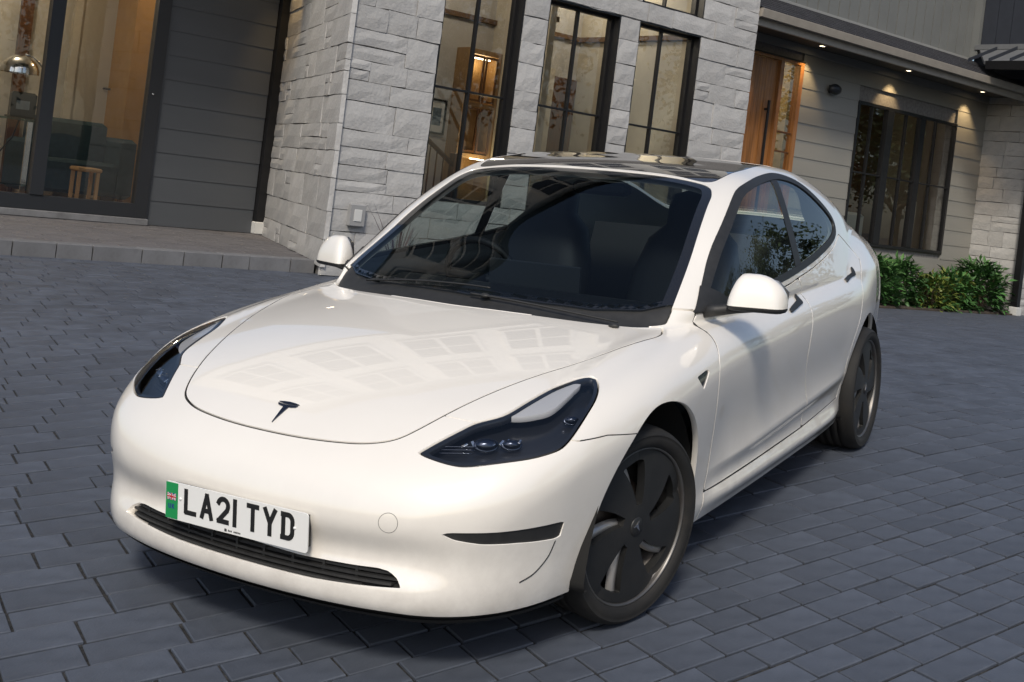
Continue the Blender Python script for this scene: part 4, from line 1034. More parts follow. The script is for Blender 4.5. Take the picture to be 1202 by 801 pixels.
def gap_shade(pts, r=.0028):  # black tube along the panel edges, painting in the shade of the gap
    MB().tube(pts, r, 6).build('panel_gap_shade', VOID, car, True)
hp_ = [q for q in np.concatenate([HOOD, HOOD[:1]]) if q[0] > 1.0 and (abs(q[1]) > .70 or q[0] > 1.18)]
gap_shade([on_body(a_, b_, -.0034) for a_, b_ in hp_])
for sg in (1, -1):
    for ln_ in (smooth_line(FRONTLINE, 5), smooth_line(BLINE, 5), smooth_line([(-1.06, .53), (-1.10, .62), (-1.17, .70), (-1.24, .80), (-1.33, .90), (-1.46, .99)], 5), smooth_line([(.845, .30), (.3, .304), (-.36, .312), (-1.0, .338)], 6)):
        ys_ = side_y(ln_[:, 0], ln_[:, 1]); gap_shade([(a_, sg * (y_ - .0034), c_) for (a_, c_), y_ in zip(ln_, ys_)])
    ln_ = np.array([(x_, seamz(x_)) for x_ in np.linspace(1.55, 1.80, 12)]); ys_ = side_y(ln_[:, 0], ln_[:, 1]); gap_shade([(a_, sg * (y_ - .0028), c_) for (a_, c_), y_ in zip(ln_, ys_)], .0024)

def f_glass_any(P): return np.minimum.reduce([f_ws(P), f_roof(P), f_rear(P), f_win(P)])
panel('body_shell', *region((-3, 2.6, .1, 1.6), [OUT(f_hood), OUT(f_fen), OUT(f_dF), OUT(f_dR), OUT(f_ws, 0), OUT(f_roof), OUT(f_rear), OUT(f_win, 0), OUT(f_aF, 0), OUT(f_aR, 0), OUT(f_bump), (lambda P: .19 - P[:, 2], -1, 0)]), PAINT, car, flange=.02)
panel('underbody', *region((-3, 2.6, .1, .24), [(lambda P: np.maximum(P[:, 2] - .19, -1), -1, 0), OUT(f_aF, 0), OUT(f_aR, 0)]), VOID, car, off=-.006, flange=0)
panel('lower_lip', *region((1.5, 2.6, .1, .3), [(lambda P: -chin(P), -1, -.004), OUT(f_aF, 0)]), BLACKPLASTIC, car, off=-.012, flange=0)
# windscreen: clear part, printed black border, cowl
cowl = lambda P: (1.172 - 1.0 * 0 - .22 * 0) * 0 + (HOODX(P) - .075 - P[:, 0])
def HOODX(P): return np.interp(AY(P), [0, .15, .30, .48, .64, .72], [1.166, 1.154, 1.132, 1.089, 1.014, .94])
V, Fq = region((0, 1.3, .8, 1.5), [IN(f_ws, .040), IN(lambda P: P[:, 0] - HOODX(P) + .092, 0)])
panel('windscreen', V, Fq, SCREEN, car, off=-.003, flange=0)
V, Fq = region((0, 1.3, .8, 1.5), [IN(f_ws, .001), (lambda P: np.minimum(-f_ws(P) - .040, HOODX(P) - .092 - P[:, 0]), -1, 0), IN(lambda P: P[:, 0] - HOODX(P) + .088, 0)])
V2, F2 = region((0, 1.3, .8, 1.5), [IN(f_ws, .001), IN(lambda P: P[:, 0] - HOODX(P) + .088, 0), OUT(lambda P: np.maximum(f_ws(P) + .040, P[:, 0] - HOODX(P) + .115), 0)])
panel('windscreen_border', V2, F2, BLACKGLOSS, car, off=-.003, flange=0)
panel('cowl', *region((.7, 1.3, .75, 1.2), [IN(f_ws, .001), OUT(lambda P: P[:, 0] - HOODX(P) + .088, 0)]), BLACKPLASTIC, car, off=-.012, flange=0)
panel('roof_glass', *region((-1, .4, 1.2, 1.6), [IN(f_roof, .003)]), pmat('roof_tint', (.035, .030, .026), rough=.06, coat=1.0, spec=.9), car, off=-.001)
panel('rear_window', *region((-2.3, -.4, .9, 1.6), [IN(f_rear, .003)]), SIDEGLASS, car, off=-.001)
# black skin added under the front panels to darken their gaps; cabin lining
LIN = [OUT(f_ws, -.03), OUT(f_win, -.02), OUT(f_aF, .01), OUT(f_aR, .01), OUT(f_hl, .0), OUT(f_rear, -.02)]
panel('gap_light_block', *region((.93, 2.6, .1, 1.6), LIN), VOID, car, off=-.032, flange=0)
panel('cabin_lining', *region((-3, .96, .1, 1.6), LIN), pmat('cabin_lining_grey', (.27, .28, .26), .8), car, off=-.032, flange=0)
# grille: back panel, bars, uprights
V, Fq = region((1.9, 2.5, .2, .4), [IN(f_gr, -.004)])
grl = panel('grille', V, Fq, VOID, car, off=-.045, flange=0)
def ribbon(name, ys, z0, z1, off, dep, mat, parent):
    """a bar following the bumper between two heights"""
    V = []; n = len(ys)
    for zz, oo in ((z0, off), (z1, off), (z1, off + dep), (z0, off + dep)):
        xs = front_x(ys, np.full(n, (z0 + z1) / 2)) - oo
        V += [(x_, y_, zz) for x_, y_ in zip(xs, ys)]
    Fq = [(k * n + i, k * n + i + 1, ((k + 1) % 4) * n + i + 1, ((k + 1) % 4) * n + i) for k in range(4) for i in range(n - 1)] + [(0, n, 2 * n, 3 * n), (n - 1, 4 * n - 1, 3 * n - 1, 2 * n - 1)]
    return mesh(name, V, Fq, mat, parent)
for zz, hw in ((.2745, .40), (.287, .485), (.2995, .500), (.312, .485)):
    ribbon('grille_bar', np.linspace(.022 - hw, .022 + hw, 41), zz - .0034, zz + .0034, .014, .02, BLACKPLASTIC, grl)
for yy in (-.40, -.30, -.20, -.10, 0, .10, .20, .30, .40):
    zz0 = np.interp(abs(yy), [0, .25, .44], [.263, .272, .281])
    ribbon('grille_upright', np.array([yy - .004, yy + .004]), zz0, .323, .020, .018, BLACKPLASTIC, grl)
# towing-eye cover: a round cap with a hairline gap
t_ = np.linspace(0, 2 * math.pi, 33); ty, tz = .495 + .0265 * np.cos(t_), .457 + .0265 * np.sin(t_)
MB().tube([(a - .0004, b_, c) for a, b_, c in zip(front_x(ty, tz), ty, tz)], .0011, 6).build('tow_cover', pmat('seam_grey', (.22, .21, .19), rough=.6), car, True)
# emblem: a chromed T on the bonnet, set flat on the skin
ec = np.array(on_body(2.098, 0, 0)); en = F_grad(ec[None, :])[0]; eu = np.array([en[2], 0, -en[0]])
def EM(a, b_, c): q = ec + eu * b_ + np.array([0, 1, 0]) * a + en * c; return tuple(q)
T_ = [(-.50, .40), (-.44, .31), (-.22, .26), (-.13, .27), (0, -.56), (.13, .27), (.22, .26), (.44, .31), (.50, .40), (.25, .36), (0, .345), (-.25, .36)]
cap = [(-.52, .46), (-.26, .405), (0, .39), (.26, .405), (.52, .46), (.26, .50), (0, .515), (-.26, .50)]
emb_ = empty('emblem', car)
MB().prism([(-a * .076, -b_ * .086) for a, b_ in T_], -.004, .0035, EM).build('emblem_stem', DARKCHROME, emb_); MB().prism([(-a * .076, -b_ * .086) for a, b_ in cap], -.004, .0035, EM).build('emblem_cap', DARKCHROME, emb_)

# ---- number plate --------------------------------------------------
plate = empty('number_plate', car, (2.303, .018, .398)); plate.rotation_euler = (0, rad(1.5), rad(2.5))
def PL(a, b, c): return (c, a, b)                                   # a along the plate, b up, c out
PW, PH = .520, .111
b = MB(); r_ = .010; pts = []
for cx_, cz_, a0 in ((PW/2 - r_, PH/2 - r_, 0), (-PW/2 + r_, PH/2 - r_, 90), (-PW/2 + r_, -PH/2 + r_, 180), (PW/2 - r_, -PH/2 + r_, 270)):
    for k in range(5): a = rad(a0 + k * 22.5); pts.append((cx_ + r_ * math.cos(a), cz_ + r_ * math.sin(a)))
b.prism(pts, -.004, 0, PL); b.build('plate_panel', PLATEWHITE, plate)
MB().box(-PW/2 + .012, PW/2 - .012, -PH/2 + .01, PH/2 - .01, -.03, -.0045, PL).build('plate_holder', BLACKPLASTIC, plate)
MB().box(-PW/2 + .002, -PW/2 + .048, -PH/2 + .002, PH/2 - .002, .0004, .0012, PL).build('green_strip', PLATEGREEN, plate)
FL_RED, FL_BLUE, FL_WHITE = pmat('flag_red', (.45, .02, .03), .5), pmat('flag_blue', (.02, .04, .22), .5), pmat('flag_white', (.75, .75, .73), .5)
fy, fz, fw, fh = -PW/2 + .025, .012, .034, .020
MB().box(fy - fw/2, fy + fw/2, fz - fh/2, fz + fh/2, .0014, .0018, PL).build('flag_field', FL_BLUE, plate)
def bar(bm, a0, b0, a1, b1, w_, c0, c1):
    dx, dy = a1 - a0, b1 - b0; L_ = math.hypot(dx, dy); nx, ny = -dy / L_ * w_ / 2, dx / L_ * w_ / 2
    bm.prism([(a0 - nx, b0 - ny), (a1 - nx, b1 - ny), (a1 + nx, b1 + ny), (a0 + nx, b0 + ny)], c0, c1, PL)
b = MB(); bar(b, fy - fw/2 + .001, fz - fh/2 + .001, fy + fw/2 - .001, fz + fh/2 - .001, .0045, .0019, .0022); bar(b, fy - fw/2 + .001, fz + fh/2 - .001, fy + fw/2 - .001, fz - fh/2 + .001, .0045, .0020, .0023); b.box(fy - .0035, fy + .0035, fz - fh/2, fz + fh/2, .0019, .0024, PL); b.box(fy - fw/2, fy + fw/2, fz - .0035, fz + .0035, .0019, .00245, PL); b.build('flag_white_cross', FL_WHITE, plate)
b = MB(); b.box(fy - .002, fy + .002, fz - fh/2, fz + fh/2, .0025, .0028, PL); b.box(fy - fw/2, fy + fw/2, fz - .002, fz + .002, .0025, .00285, PL); bar(b, fy - fw/2 + .001, fz - fh/2 + .001, fy + fw/2 - .001, fz + fh/2 - .001, .0016, .0024, .0026); bar(b, fy - fw/2 + .001, fz + fh/2 - .001, fy + fw/2 - .001, fz - fh/2 + .001, .0016, .0024, .00262); b.build('flag_red_cross', FL_RED, plate)
def glyph(bm, strokes, x0, z0, w_, h_, t, c0, c1):
    """strokes in unit coordinates, built as flat bars with round-free joints"""
    k = 0
    for st in strokes:
        P_ = [(x0 + (w_ - t) * u + t / 2, z0 + (h_ - t) * v + t / 2) for u, v in st]
        for (a0, b0), (a1, b1) in zip(P_[:-1], P_[1:]):
            L_ = math.hypot(a1 - a0, b1 - b0)
            if L_ < 1e-6: continue
            ux, uy = (a1 - a0) / L_ * t * .30, (b1 - b0) / L_ * t * .30
            bar(bm, a0 - ux, b0 - uy, a1 + ux, b1 + uy, t, c0, c1 + k * .00002); k += 1
def arc(cx_, cy_, rx, ry, a0, a1, n=10): return [(cx_ + rx * math.cos(rad(a0 + (a1 - a0) * i / n)), cy_ + ry * math.sin(rad(a0 + (a1 - a0) * i / n))) for i in range(n + 1)]
GL = {'L': [[(0, 1), (0, 0), (1, 0)]], 'A': [[(0, -.04), (.5, 1), (1, -.04)], [(.2, .28), (.8, .28)]],
      '2': [[(0, .78)] + arc(.5, .72, .5, .28, 165, -15, 10) + [(.9, .52), (.05, .0)], [(0, 0), (1, 0)]],
      '1': [[(.5, -.06), (.5, 1.06)]], 'T': [[(0, 1), (1, 1)], [(.5, 1), (.5, -.06)]],
      'Y': [[(0, 1.05), (.5, .45), (1, 1.05)], [(.5, .45), (.5, -.06)]],
      'D': [[(.12, 1), (.55, 1)] + arc(.55, .72, .45, .28, 90, 0, 6) + arc(.55, .28, .45, .28, 0, -90, 6) + [(.12, 0)], [(.12, 1.0), (.12, 0.0)], [(-.02, 1), (.14, 1)], [(-.02, 0), (.14, 0)]],
      'U': [[(0, 1)] + [(0, .3)] + arc(.5, .3, .5, .3, 180, 360, 8) + [(1, 1)]], 'K': [[(0, 1.06), (0, -.06)], [(1, 1), (.1, .45)], [(.25, .55), (1, 0)]]}
x = -PW/2 + .072; hgt, wid, st_ = .079, .050, .014
for ch in 'LA21 TYD':
    if ch == ' ': x += .022; continue
    wch = .014 if ch == '1' else wid
    b = MB()
    glyph(b, GL[ch] if ch != '1' else [[(0, -.06), (0, 1.06)]], x, -.032, wch if ch != '1' else .0141, hgt, st_, .0004, .0011); b.build('plate_character', PLATEBLACK, plate); x += wch + .011
b = MB(); 
for i, ch in enumerate('UK'): glyph(b, GL[ch], fy - .012 + i * .013, -.024, .010, .015, .003, .0014, .0018)
b.build('plate_country_code', FL_BLUE, plate)
b = MB(); b.box(-.034, -.026, -.0515, -.0435, .0004, .0010, PL)
for i in range(9):
    if i == 3: continue
    b.box(-.021 + i * .0052, -.0175 + i * .0052, -.0500, -.0455 + (.0008 if i % 3 == 0 else 0), .0004, .0009, PL)
b.build('dealer_mark', pmat('print_grey', (.06, .06, .06), .5), plate)
MB().lathe([(.0001, .004), (.003, .0035), (.0045, .001), (.0045, 0)], 12, lambda a, b_, c: PL(a - PW/2 + .058, b_ + .01, c)).build('plate_screw', PLATEWHITE, plate, True)
MB().lathe([(.0001, .004), (.003, .0035), (.0045, .001), (.0045, 0)], 12, lambda a, b_, c: PL(a + PW/2 - .045, b_ + .008, c)).build('plate_screw', PLATEWHITE, plate, True)

# ---- wheels ----------------------------------------------------------
def wheel_meshes():
    ax = lambda x_, y_, z_: (x_, z_, y_)                              # lathe axis -> +y (outwards)
    W2 = .1175
    b = MB()
    prof = [(.245, -W2 * .86), (.262, -W2 * .97), (.290, -W2), (.312, -W2 * .93), (.322, -W2 * .78), (.3265, -W2 * .60)]
    for gy in (-.36, -.02, .32):
        prof += [(.3265, W2 * (gy - .035)), (.3195, W2 * (gy - .02)), (.3195, W2 * (gy + .02)), (.3265, W2 * (gy + .035))]
    prof += [(.3265, W2 * .55), (.322, W2 * .76), (.3155, W2 * .88), (.3125, W2 * .91), (.3115, W2 * .925), (.305, W2 * .965), (.3035, W2 * .985), (.3005, W2 * .985), (.299, W2 * .972), (.290, W2 * .995), (.276, W2 * .985), (.264, W2 * .95), (.256, W2 * .88), (.248, W2 * .80)]
    prof = [(.245 + (r_ - .245) * .88 if r_ > .245 else r_, h_) for r_, h_ in prof]
    b.lathe(prof, 96, ax); tyre = b.build('tyre', RUBBER, None, True)
    b = MB(); b.lathe([(.245, -.10), (.249, -.09), (.222, -.07), (.21, .02), (.232, .072), (.250, .090), (.2545, .098), (.2525, .103), (.248, .101), (.2455, .094), (.2445, .075)], 80, ax); rim = b.build('rim', ALLOY, None, True)
    b = MB(); b.lathe([(.242, .02), (.05, .02), (.0005, .02)], 48, ax); back = b.build('wheel_backing', VOID, None, True)
    b = MB(); b.lathe([(.16, .005), (.16, .016), (.06, .03), (.0005, .03)], 40, ax); disc = b.build('brake_disc', pmat('disc_iron', (.12, .10, .09), rough=.5, metal=.7), None, True)
    # cover: domed disc, five swept openings cut through it
    nr, na = 46, 240; V = []; Fc = []
    for i in range(nr + 1):
        r = .002 + (.2440 - .002) * i / nr
        for j in range(na):
            a = 2 * math.pi * j / na
            c5 = ((a - rad(18) + math.pi / 5) % (2 * math.pi / 5) - math.pi / 5) / (math.pi / 5)
            h = .102 - .008 * (r / .244) ** 2 - .012 * max(0, (r - .05) / .19) * abs(c5) ** 3
            V.append((r * math.cos(a), h, r * math.sin(a)))
    for i in range(nr):
        for j in range(na): Fc.append((i * na + j, i * na + (j + 1) % na, (i + 1) * na + (j + 1) % na, (i + 1) * na + j))
    V = np.array(V)
    def f_open(P):
        r = np.hypot(P[:, 0], P[:, 2]); a = np.arctan2(P[:, 2], P[:, 0])
        c = (a - rad(54) + .16 * (r - .14) / .1 + math.pi / 5) % (2 * math.pi / 5) - math.pi / 5
        wd = .012 + .044 * np.clip((r - .066) / .145, 0, 1) ** 1.1
        return np.maximum(np.maximum(np.abs(c + .05) * r - wd, .070 - r), r - .212)
    V, Fc = clip(V, Fc, -f_open(V))
    be = boundary_edges(Fc); ids = sorted({i for e in be for i in e}); mp = {a: q for q, a in enumerate(ids)}; n0 = len(V)
    V2 = np.concatenate([V, V[ids], V[ids] - np.array([0, .030, 0])]); k = len(ids)
    F2 = list(Fc) + [(n0 + mp[b_], n0 + mp[a_], n0 + k + mp[a_], n0 + k + mp[b_]) for a_, b_ in be]
    F2 = [tuple(reversed(q)) for q in F2]
    cover = mesh('wheel_cover', V2, F2, COVER, None, True)
    spokes = []
    for q in range(5):
        a0 = rad(54 + 72 * q - 13)
        def sp(u, v, h, a0=a0): a = a0 - .16 * (u - .14) / .1; return (u * math.cos(a) - v * math.sin(a), h, u * math.sin(a) + v * math.cos(a))
        b = MB(); V3 = []; F3 = []
        for i in range(9):
            u = .05 + .192 * i / 8; wv = .014 + .004 * i / 8
            V3 += [sp(u, -wv, .060), sp(u, -wv * .6, .078), sp(u, wv * .6, .078), sp(u, wv, .060)]
        for i in range(8):
            for j in range(3): F3.append((4 * i + j, 4 * i + j + 1, 4 * i + 5 + j, 4 * i + 4 + j))
        spokes.append(mesh('spoke', V3, F3, SPOKE, None, True))
    b = MB(); b.lathe([(.031, .090), (.031, .102), (.028, .1055), (.0005, .107)], 32, ax); cap = b.build('hub_cap', COVER, None, True)
    b = MB(); T_ = [(-.5, .5), (-.46, .38), (-.2, .33), (0, -.55), (.2, .33), (.46, .38), (.5, .5), (0, .42)]
    b.prism([(a_ * .030, c_ * .030) for a_, c_ in T_], .1066, .1085, lambda x_, y_, z_: (x_, z_, y_)); emb = b.build('hub_emblem', CHROME, None)
    nutm = []
    for q in range(5):
        a = rad(54 + 72 * q - 4); b = MB(); b.lathe([(.011, .06), (.011, .088), (.006, .092), (.0005, .092)], 10, lambda x_, y_, z_: (x_ + .058 * math.cos(a), z_, y_ + .058 * math.sin(a))); nutm.append(b.build('wheel_nut', ALLOY, None, True))
    return [tyre, rim, back, disc, cover, cap, emb] + spokes + nutm
first = True
protos = wheel_meshes()
for x_, sg, st in ((1.380, 1, 16), (1.380, -1, 16), (-1.4375, 1, 0), (-1.4375, -1, 0)):
    wh = empty('wheel', car, (x_, sg * (.775 if x_ > 0 else .80), .322))
    wh.rotation_euler = (rad(-3.5) * (x_ > 0) * sg * sg, rad(36 if x_ > 0 else 60), rad((0 if sg > 0 else 180)) - rad(st))
    for o in protos:
        c = o if first else o.copy()
        if not first: COL.objects.link(c)
        c.parent = wh
    first = False
for c, a, zc_, b_ in ((1.372, .412, .34, .375), (-1.445, .378, .34, .375)):     # dark arch liners
    for sg in (1, -1):
        V = []; Fq = []
        for i in range(33):
            t = rad(-30 + 240 * i / 32); ca, sa = math.cos(t), math.sin(t); z_ = max(.215, zc_ + (b_ + .010) * sa)
            x_ = c + ((.335 if c > 0 and ca > 0 else a) + .010) * ca
            if c > 0 and ca > 0: x_ += max(.42 - z_, 0) * .35
            for yy in (.50, .70, .875): V.append((x_, sg * yy, z_))
        for i in range(32):
            for j in range(2): Fq.append((i * 3 + j, i * 3 + j + 1, i * 3 + 4 + j, i * 3 + 3 + j))
        k = len(V); V.append((c, sg * .50, zc_)); Fq += [(k, i * 3, i * 3 + 3) for i in range(32)]
        mesh('arch_liner', V, Fq, VOID, car, True)

# ---- door mirrors ----------------------------------------------------
for sg in (1, -1):
    # head: rounded shell, lofted along y
    V = []; Fq = []; ny, na = 16, 28
    mo = (0, 0, 0) if sg > 0 else (.02, -.05, -.025)
    z0 = .958
    for i in range(ny + 1):
        t = (1 - math.cos(math.pi * i / ny)) / 2; y_ = .882 + .200 * t
        H = .118 * min(1, .30 + .70 * math.sin(min(1, t / .26) * math.pi / 2)) * (1 - .52 * max(0, (t - .45) / .55) ** 2.2); w_ = (max(1e-5, 1 - abs(2 * t - 1) ** 9)) ** .5
        hx = (.074 - .016 * t) * w_; cx_ = .690 - .05 * t; hb = .020 * w_
        for j in range(na):
            a = 2 * math.pi * j / na; ca, sa = math.cos(a), math.sin(a)
            px_ = hx * math.copysign(abs(ca) ** .75, ca)
            pz_ = H * w_ ** .5 * abs(sa) ** .8 if sa > 0 else -hb * abs(sa) ** .8
            if ca < 0: px_ *= .55
            else: px_ *= 1 - .25 * max(0, sa)
            V.append((cx_ + px_ + mo[0], sg * (y_ + mo[1]), z0 + pz_ + mo[2]))
    for i in range(ny):
        for j in range(na): Fq.append((i * na + j, i * na + (j + 1) % na, (i + 1) * na + (j + 1) % na, (i + 1) * na + j)[::sg])
    Fq.append(tuple(range(na))[::-sg]); Fq.append(tuple(range(ny * na, (ny + 1) * na))[::sg])
    Va = np.array(V)
    up, uf = clip(Va, [tuple(q) for q in Fq], z0 + mo[2] + .002 - Va[:, 2])
    lo_, lf = clip(Va, [tuple(q) for q in Fq], Va[:, 2] - (z0 + mo[2] + .001))
    mir = empty('door_mirror', car, (0, 0, 0))
    mesh('mirror_cap', up, uf, PAINT, mir, True)
    mesh('mirror_base', lo_, lf, BLACKPLASTIC, mir, True)
    b = MB(); b.tube([(.735, sg * .80, .925), (.72, sg * .845, .934), (.695 + mo[0], sg * (.91 + mo[1]), .946 + mo[2]), (.68 + mo[0], sg * (.99 + mo[1]), .956 + mo[2])], .024, 12, .016); b.build('mirror_arm', BLACKPLASTIC, mir, True)
    b = MB(); b.prism([(.905, .966), (1.062, .964), (1.065, 1.012), (1.03, 1.050), (.955, 1.066), (.915, 1.045)], -.0465, -.0445, lambda y_, z_, x_: (.735 - .09 * (y_ - .88) / .225 + x_ - .045 + mo[0], sg * (y_ + mo[1]), z_ + mo[2])); b.build('mirror_glass', CHROME, mir)
    V, Fq = region((.55, .95, .85, 1.1), [IN(f_win, -.01), IN(lambda P: np.where(AY(P) > .5, sdf(XZ(P), np.array([(.83, .91), (.60, .935), (.60, .975), (.70, 1.015)])), 1.), 0)])
    panel('mirror_sail', *side(V, Fq, sg), BLACKPLASTIC, car, off=.006, flange=.01)

# ---- wipers ------------------------------------------------------------
for ya, yb, xa in ((-.52, .08, 1.065), (.02, .60, 1.105)):
    pts = [on_body(xa - .16 * abs(y_) ** 2 * (1 if y_ < 0 else 1) - .015, y_, .010) for y_ in np.linspace(ya, yb, 40)]
    MB().tube(pts, .0045, 8, .003).build('wiper', BLACKPLASTIC, car, True)
    p0 = on_body(xa + .02 - .16 * yb ** 2, yb, .006)
    MB().ball(p0, .016, 12, 8, (1, 1.3, .6)).build('wiper_pivot', BLACKPLASTIC, car, True)

# ---- cabin ---------------------------------------------------------------
b = MB(); b.box(-1.7, .95, -.70, .70, .30, .34); b.build('cabin_floor', VOID, car)
prof = [(.93, .74), (.86, .83), (.74, .885), (.60, .910), (.50, .900), (.46, .85), (.50, .62), (.93, .60)]
b = MB(); b.prism([(x_, z_) for x_, z_ in prof], -.64, .64, lambda x_, z_, y_: (x_, y_, z_)); b.build('dashboard', SEATBLACK, car)
b = MB(); b.box(.475, .49, -.26, .17, .82, 1.005, None, .004); b.build('centre_screen', pmat('screen_back', (.035, .037, .04), .5), car)
def torus(c, R, r, tilt, n=32, m_=10):
    b = MB(); pts = []
    for i in range(n + 1):
        a = 2 * math.pi * i / n; u, v = R * math.cos(a), R * math.sin(a); pts.append((c[0] + v * math.sin(tilt) * -1, c[1] + u, c[2] + v * math.cos(tilt)))
    return b.tube(pts, r, m_)
b = torus((.36, -.37, .90), .18, .016, rad(-22)); b.tube([(.36, -.54, .90), (.37, -.37, .89), (.36, -.20, .90)], .02, 8); b.tube([(.37, -.37, .89), (.55, -.37, .83)], .035, 10); b.build('steering_wheel', SEATBLACK, car, True)
def seat(y_, x_, wid_=.50):
    V = []; Fq = []; secs = [(0, .46, .25, .16), (.02, .52, .26, .14), (-.06, .72, .26, .12), (-.13, .95, .245, .11), (-.18, 1.10, .20, .10), (-.20, 1.17, .125, .085), (-.215, 1.25, .125, .08), (-.225, 1.305, .11, .06), (-.228, 1.325, .05, .02)]
    n = 16
    for dx, z_, hw, hd in secs:
        for j in range(n):
            a = 2 * math.pi * j / n; c, s_ = math.cos(a), math.sin(a)
            V.append((x_ + dx + hd * math.copysign(abs(c) ** .6, c), y_ + hw * math.copysign(abs(s_) ** .6, s_), z_))
    for i in range(len(secs) - 1):
        for j in range(n): Fq.append((i * n + j, i * n + (j + 1) % n, (i + 1) * n + (j + 1) % n, (i + 1) * n + j))
    Fq.append(tuple(range((len(secs) - 1) * n, len(secs) * n)))
    st = mesh('seat', V, Fq, SEATBLACK, car, True)
    MB().box(x_ - .05, x_ + .52, y_ - .26, y_ + .26, .36, .52, None, .04).build('seat_cushion', SEATBLACK, st)
seat(-.37, -.05); seat(.37, -.05)
b = MB(); b.box(-1.15, -.70, -.62, .62, .36, .55, None, .05); b.prism([(-1.05, .52), (-1.0, .55), (-1.22, 1.08), (-1.34, 1.06)], -.60, .60, lambda x_, z_, y_: (x_, y_, z_)); b.build('rear_bench', pmat('seat_rear', (.022, .023, .025), .7), car)
b = MB(); b.box(-.06, .01, -.13, .13, 1.285, 1.345, None, .015); b.build('rear_view_mirror', BLACKGLOSS, car)

# ------------------------------------------------------------------ plants
LEAFM = pmat('leaf_green', (.060, .150, .042), rough=.42, var=.35, vscale=4, spec=.4)
LEAFY = pmat('leaf_yellowgreen', (.13, .16, .030), rough=.45, var=.3, vscale=5)
LEAFDK = pmat('leaf_dark', (.028, .075, .022), rough=.45, var=.35, vscale=5)
BARK = pmat('bark', (.09, .065, .045), rough=.9, var=.3, vscale=12, bump=.5, bscale=30)
TREEL = pmat('tree_leaf', (.05, .085, .025), rough=.5, var=.5, vscale=.8)
def leaves(name, pts, size, mat, parent, rng, droop=.4, width=.36):
    V = []; Fq = []
    for p, outw in pts:
        d = Vector(outw) + Vector((rng.gauss(0, .35), rng.gauss(0, .35), rng.gauss(0, .3) - droop * .5)); d.normalize()
        up = Vector((rng.gauss(0, .3), rng.gauss(0, .3), 1)); s_ = d.cross(up).normalized(); nrm = s_.cross(d)
        L_ = size * rng.uniform(.6, 1.25); W_ = L_ * width; p = Vector(p); b = len(V)
        V += [tuple(p), tuple(p + d * L_ * .45 + s_ * W_ * .5 + nrm * L_ * .06), tuple(p + d * L_ - nrm * L_ * droop * .3), tuple(p + d * L_ * .45 - s_ * W_ * .5 + nrm * L_ * .06), tuple(p + d * L_ * .5 - nrm * L_ * .02)]
        Fq += [(b, b + 1, b + 4), (b + 1, b + 2, b + 4), (b + 2, b + 3, b + 4), (b + 3, b, b + 4)]
    o = mesh(name, V, Fq, mat, parent, True); o['kind'] = 'stuff'; return o
def shrub(s, n, rx, rn, h, label, mats, seed, count, size, fill=0):
    rng = random.Random(seed); sh = empty('shrub', None, sn(s, n, 0)); sh.rotation_euler = (0, 0, ANG); tag(sh, label, 'shrub', 'shrubs below the far window')
    st = MB()
    for k in range(9):
        a = rng.uniform(0, 6.28); r = rng.uniform(.2, .75); st.tube([(0.06 * math.cos(a), .06 * math.sin(a), 0), (rx * r * .5 * math.cos(a), rn * r * .5 * math.sin(a), h * .45), (rx * r * math.cos(a), rn * r * math.sin(a), h * .8)], .012, 5, .004)
    o = st.build('stem', BARK, sh); o['kind'] = 'stuff'
    for mi, (mt, share) in enumerate(mats):
        pts = []
        while len(pts) < count * share:
            cl = (rng.gauss(0, .5), rng.gauss(0, .5), rng.uniform(.05, 1))
            q = math.sqrt(cl[0] ** 2 + cl[1] ** 2); lim = math.sqrt(max(0, 1 - (cl[2] * .93) ** 4))
            if q > lim: continue
            if q < lim * .45 and cl[2] < .7: continue
            for _ in range(3):
                p = (rx * cl[0] + rng.gauss(0, .04), rn * cl[1] + rng.gauss(0, .04), max(.02, h * cl[2] * rng.uniform(.92, 1.06) + rng.gauss(0, .03))); pts.append((p, (cl[0], cl[1], .35 + .4 * cl[2])))
        leaves('foliage', pts, size, mt, sh, rng, .65, .34)
shrub(18.55, 12.25, .62, .50, .80, 'rounded dark green shrub nearest the back of the car, below the far window', ((LEAFM, .7), (LEAFDK, .3)), 1, 1150, .185)
shrub(19.55, 12.35, .55, .45, .80, 'green shrub second from the car, below the far window', ((LEAFM, .55), (LEAFDK, .45)), 2, 1000, .185)
shrub(20.35, 12.10, .50, .38, .56, 'low yellow-green shrub in the middle of the bed below the far window', ((LEAFY, .6), (LEAFM, .4)), 3, 850, .16)
shrub(21.30, 12.25, .62, .45, .66, 'mid green shrub between the yellow-green one and the stone pier', ((LEAFM, .6), (LEAFY, .2), (LEAFDK, .2)), 4, 1050, .185)
shrub(22.20, 12.20, .62, .50, .92, 'tallest green shrub standing against the stone pier', ((LEAFM, .6), (LEAFDK, .4)), 5, 1250, .20)
soil = MB(); soil.box(18.0, 22.9, 11.75, 12.88, -.05, .035, sn, .01); o = soil.build('planting_bed', pmat('soil', (.05, .038, .028), .95, var=.4, vscale=20, bump=.8, bscale=40), None); o['kind'] = 'structure'
sp = empty('spiky_plant', None, sn(7.95, 11.62, 0)); sp.rotation_euler = (0, 0, ANG); tag(sp, 'spiky reddish plant against the stone wall behind the right door mirror', 'plant')
rng = random.Random(9); PURP = pmat('purple_blade', (.10, .045, .055), .5, var=.3)
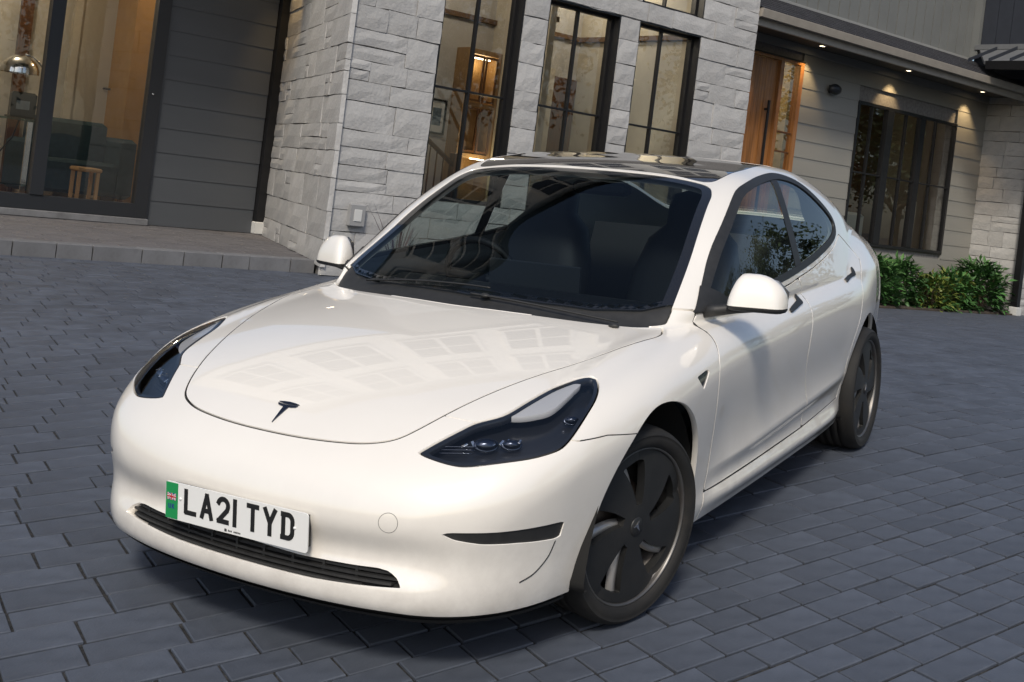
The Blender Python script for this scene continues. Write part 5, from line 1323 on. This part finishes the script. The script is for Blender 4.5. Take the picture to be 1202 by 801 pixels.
for k in range(26):
    a = rng.uniform(0, 6.28); L_ = rng.uniform(.6, 1.05); lean = rng.uniform(.15, .75); V = []; Fq = []
    for i in range(6):
        t = i / 5; r = L_ * lean * t * (.6 + .4 * t); z_ = L_ * t * (1 - .25 * lean * t); w_ = .016 * (1 - t) + .001
        for sg in (-1, 1): V.append((r * math.cos(a) - sg * w_ * math.sin(a), r * math.sin(a) * .7 + sg * w_ * math.cos(a), z_))
    for i in range(5): Fq.append((2 * i, 2 * i + 1, 2 * i + 3, 2 * i + 2))
    mesh('blade', V, Fq, PURP, sp, True)
# garden trees across the drive, seen mirrored in the panes
def tree(x, y, h, r, seed, label):
    rng = random.Random(seed); t = empty('garden_tree', None, (x, y, 0)); tag(t, label, 'tree', 'garden trees across the drive')
    tr = MB(); tr.tube([(0, 0, 0), (.1, .05, h * .25), (-.05, .1, h * .5), (.1, 0, h * .8)], .20, 10, .05)
    limbs = []
    for k in range(9):
        a = rng.uniform(0, 6.28); z0 = h * rng.uniform(.25, .6); e = (r * .7 * math.cos(a), r * .7 * math.sin(a), z0 + h * rng.uniform(.12, .3)); tr.tube([(0, 0, z0), (e[0] * .5, e[1] * .5, z0 + (e[2] - z0) * .6), e], .07, 6, .02); limbs.append(e)
    tr.build('trunk', BARK, t, True)
    cl = [(rng.gauss(0, r * .42), rng.gauss(0, r * .42), h * rng.uniform(.35, 1.0)) for _ in range(60)] + limbs; pts = []
    for c in cl:
        for _ in range(150): d = (rng.gauss(0, 1), rng.gauss(0, 1), rng.gauss(0, .8)); q = rng.uniform(.1, 1) * r * .24; pts.append(((c[0] + d[0] * q, c[1] + d[1] * q, max(1.2, c[2] + d[2] * q)), d))
    V, Fq = [], []
    for p_, d in pts:
        q = [rng.gauss(0, 1) for _ in range(6)]; sz = rng.uniform(.07, .13); u = Vector(q[:3]).normalized() * sz; v = Vector(q[3:]).normalized() * sz * .7; b = len(V); c_ = Vector(p_)
        V += [tuple(c_ - u), tuple(c_ + v), tuple(c_ + u), tuple(c_ - v)]; Fq.append((b, b + 1, b + 2, b + 3))
    o = mesh('foliage', V, Fq, TREEL, t); o['kind'] = 'stuff'
for i, (x, y, h, r) in enumerate(((15.5, 3, 8.0, 3.2), (21, 10, 9.5, 3.4), (17, -5, 9, 3.6), (26, 18, 9, 3.4), (33, 26, 9.5, 3.8), (22, 24.5, 7.5, 2.6))):
    tree(x, y, h, r, 40 + i, ['low leafy tree nearest the car across the drive', 'tall leafy tree opposite the stone tower', 'broad leafy tree behind the drive on the garden side', 'leafy tree facing the far black window', 'largest leafy tree furthest along the garden', 'small round leafy tree beyond the stone pier'][i])
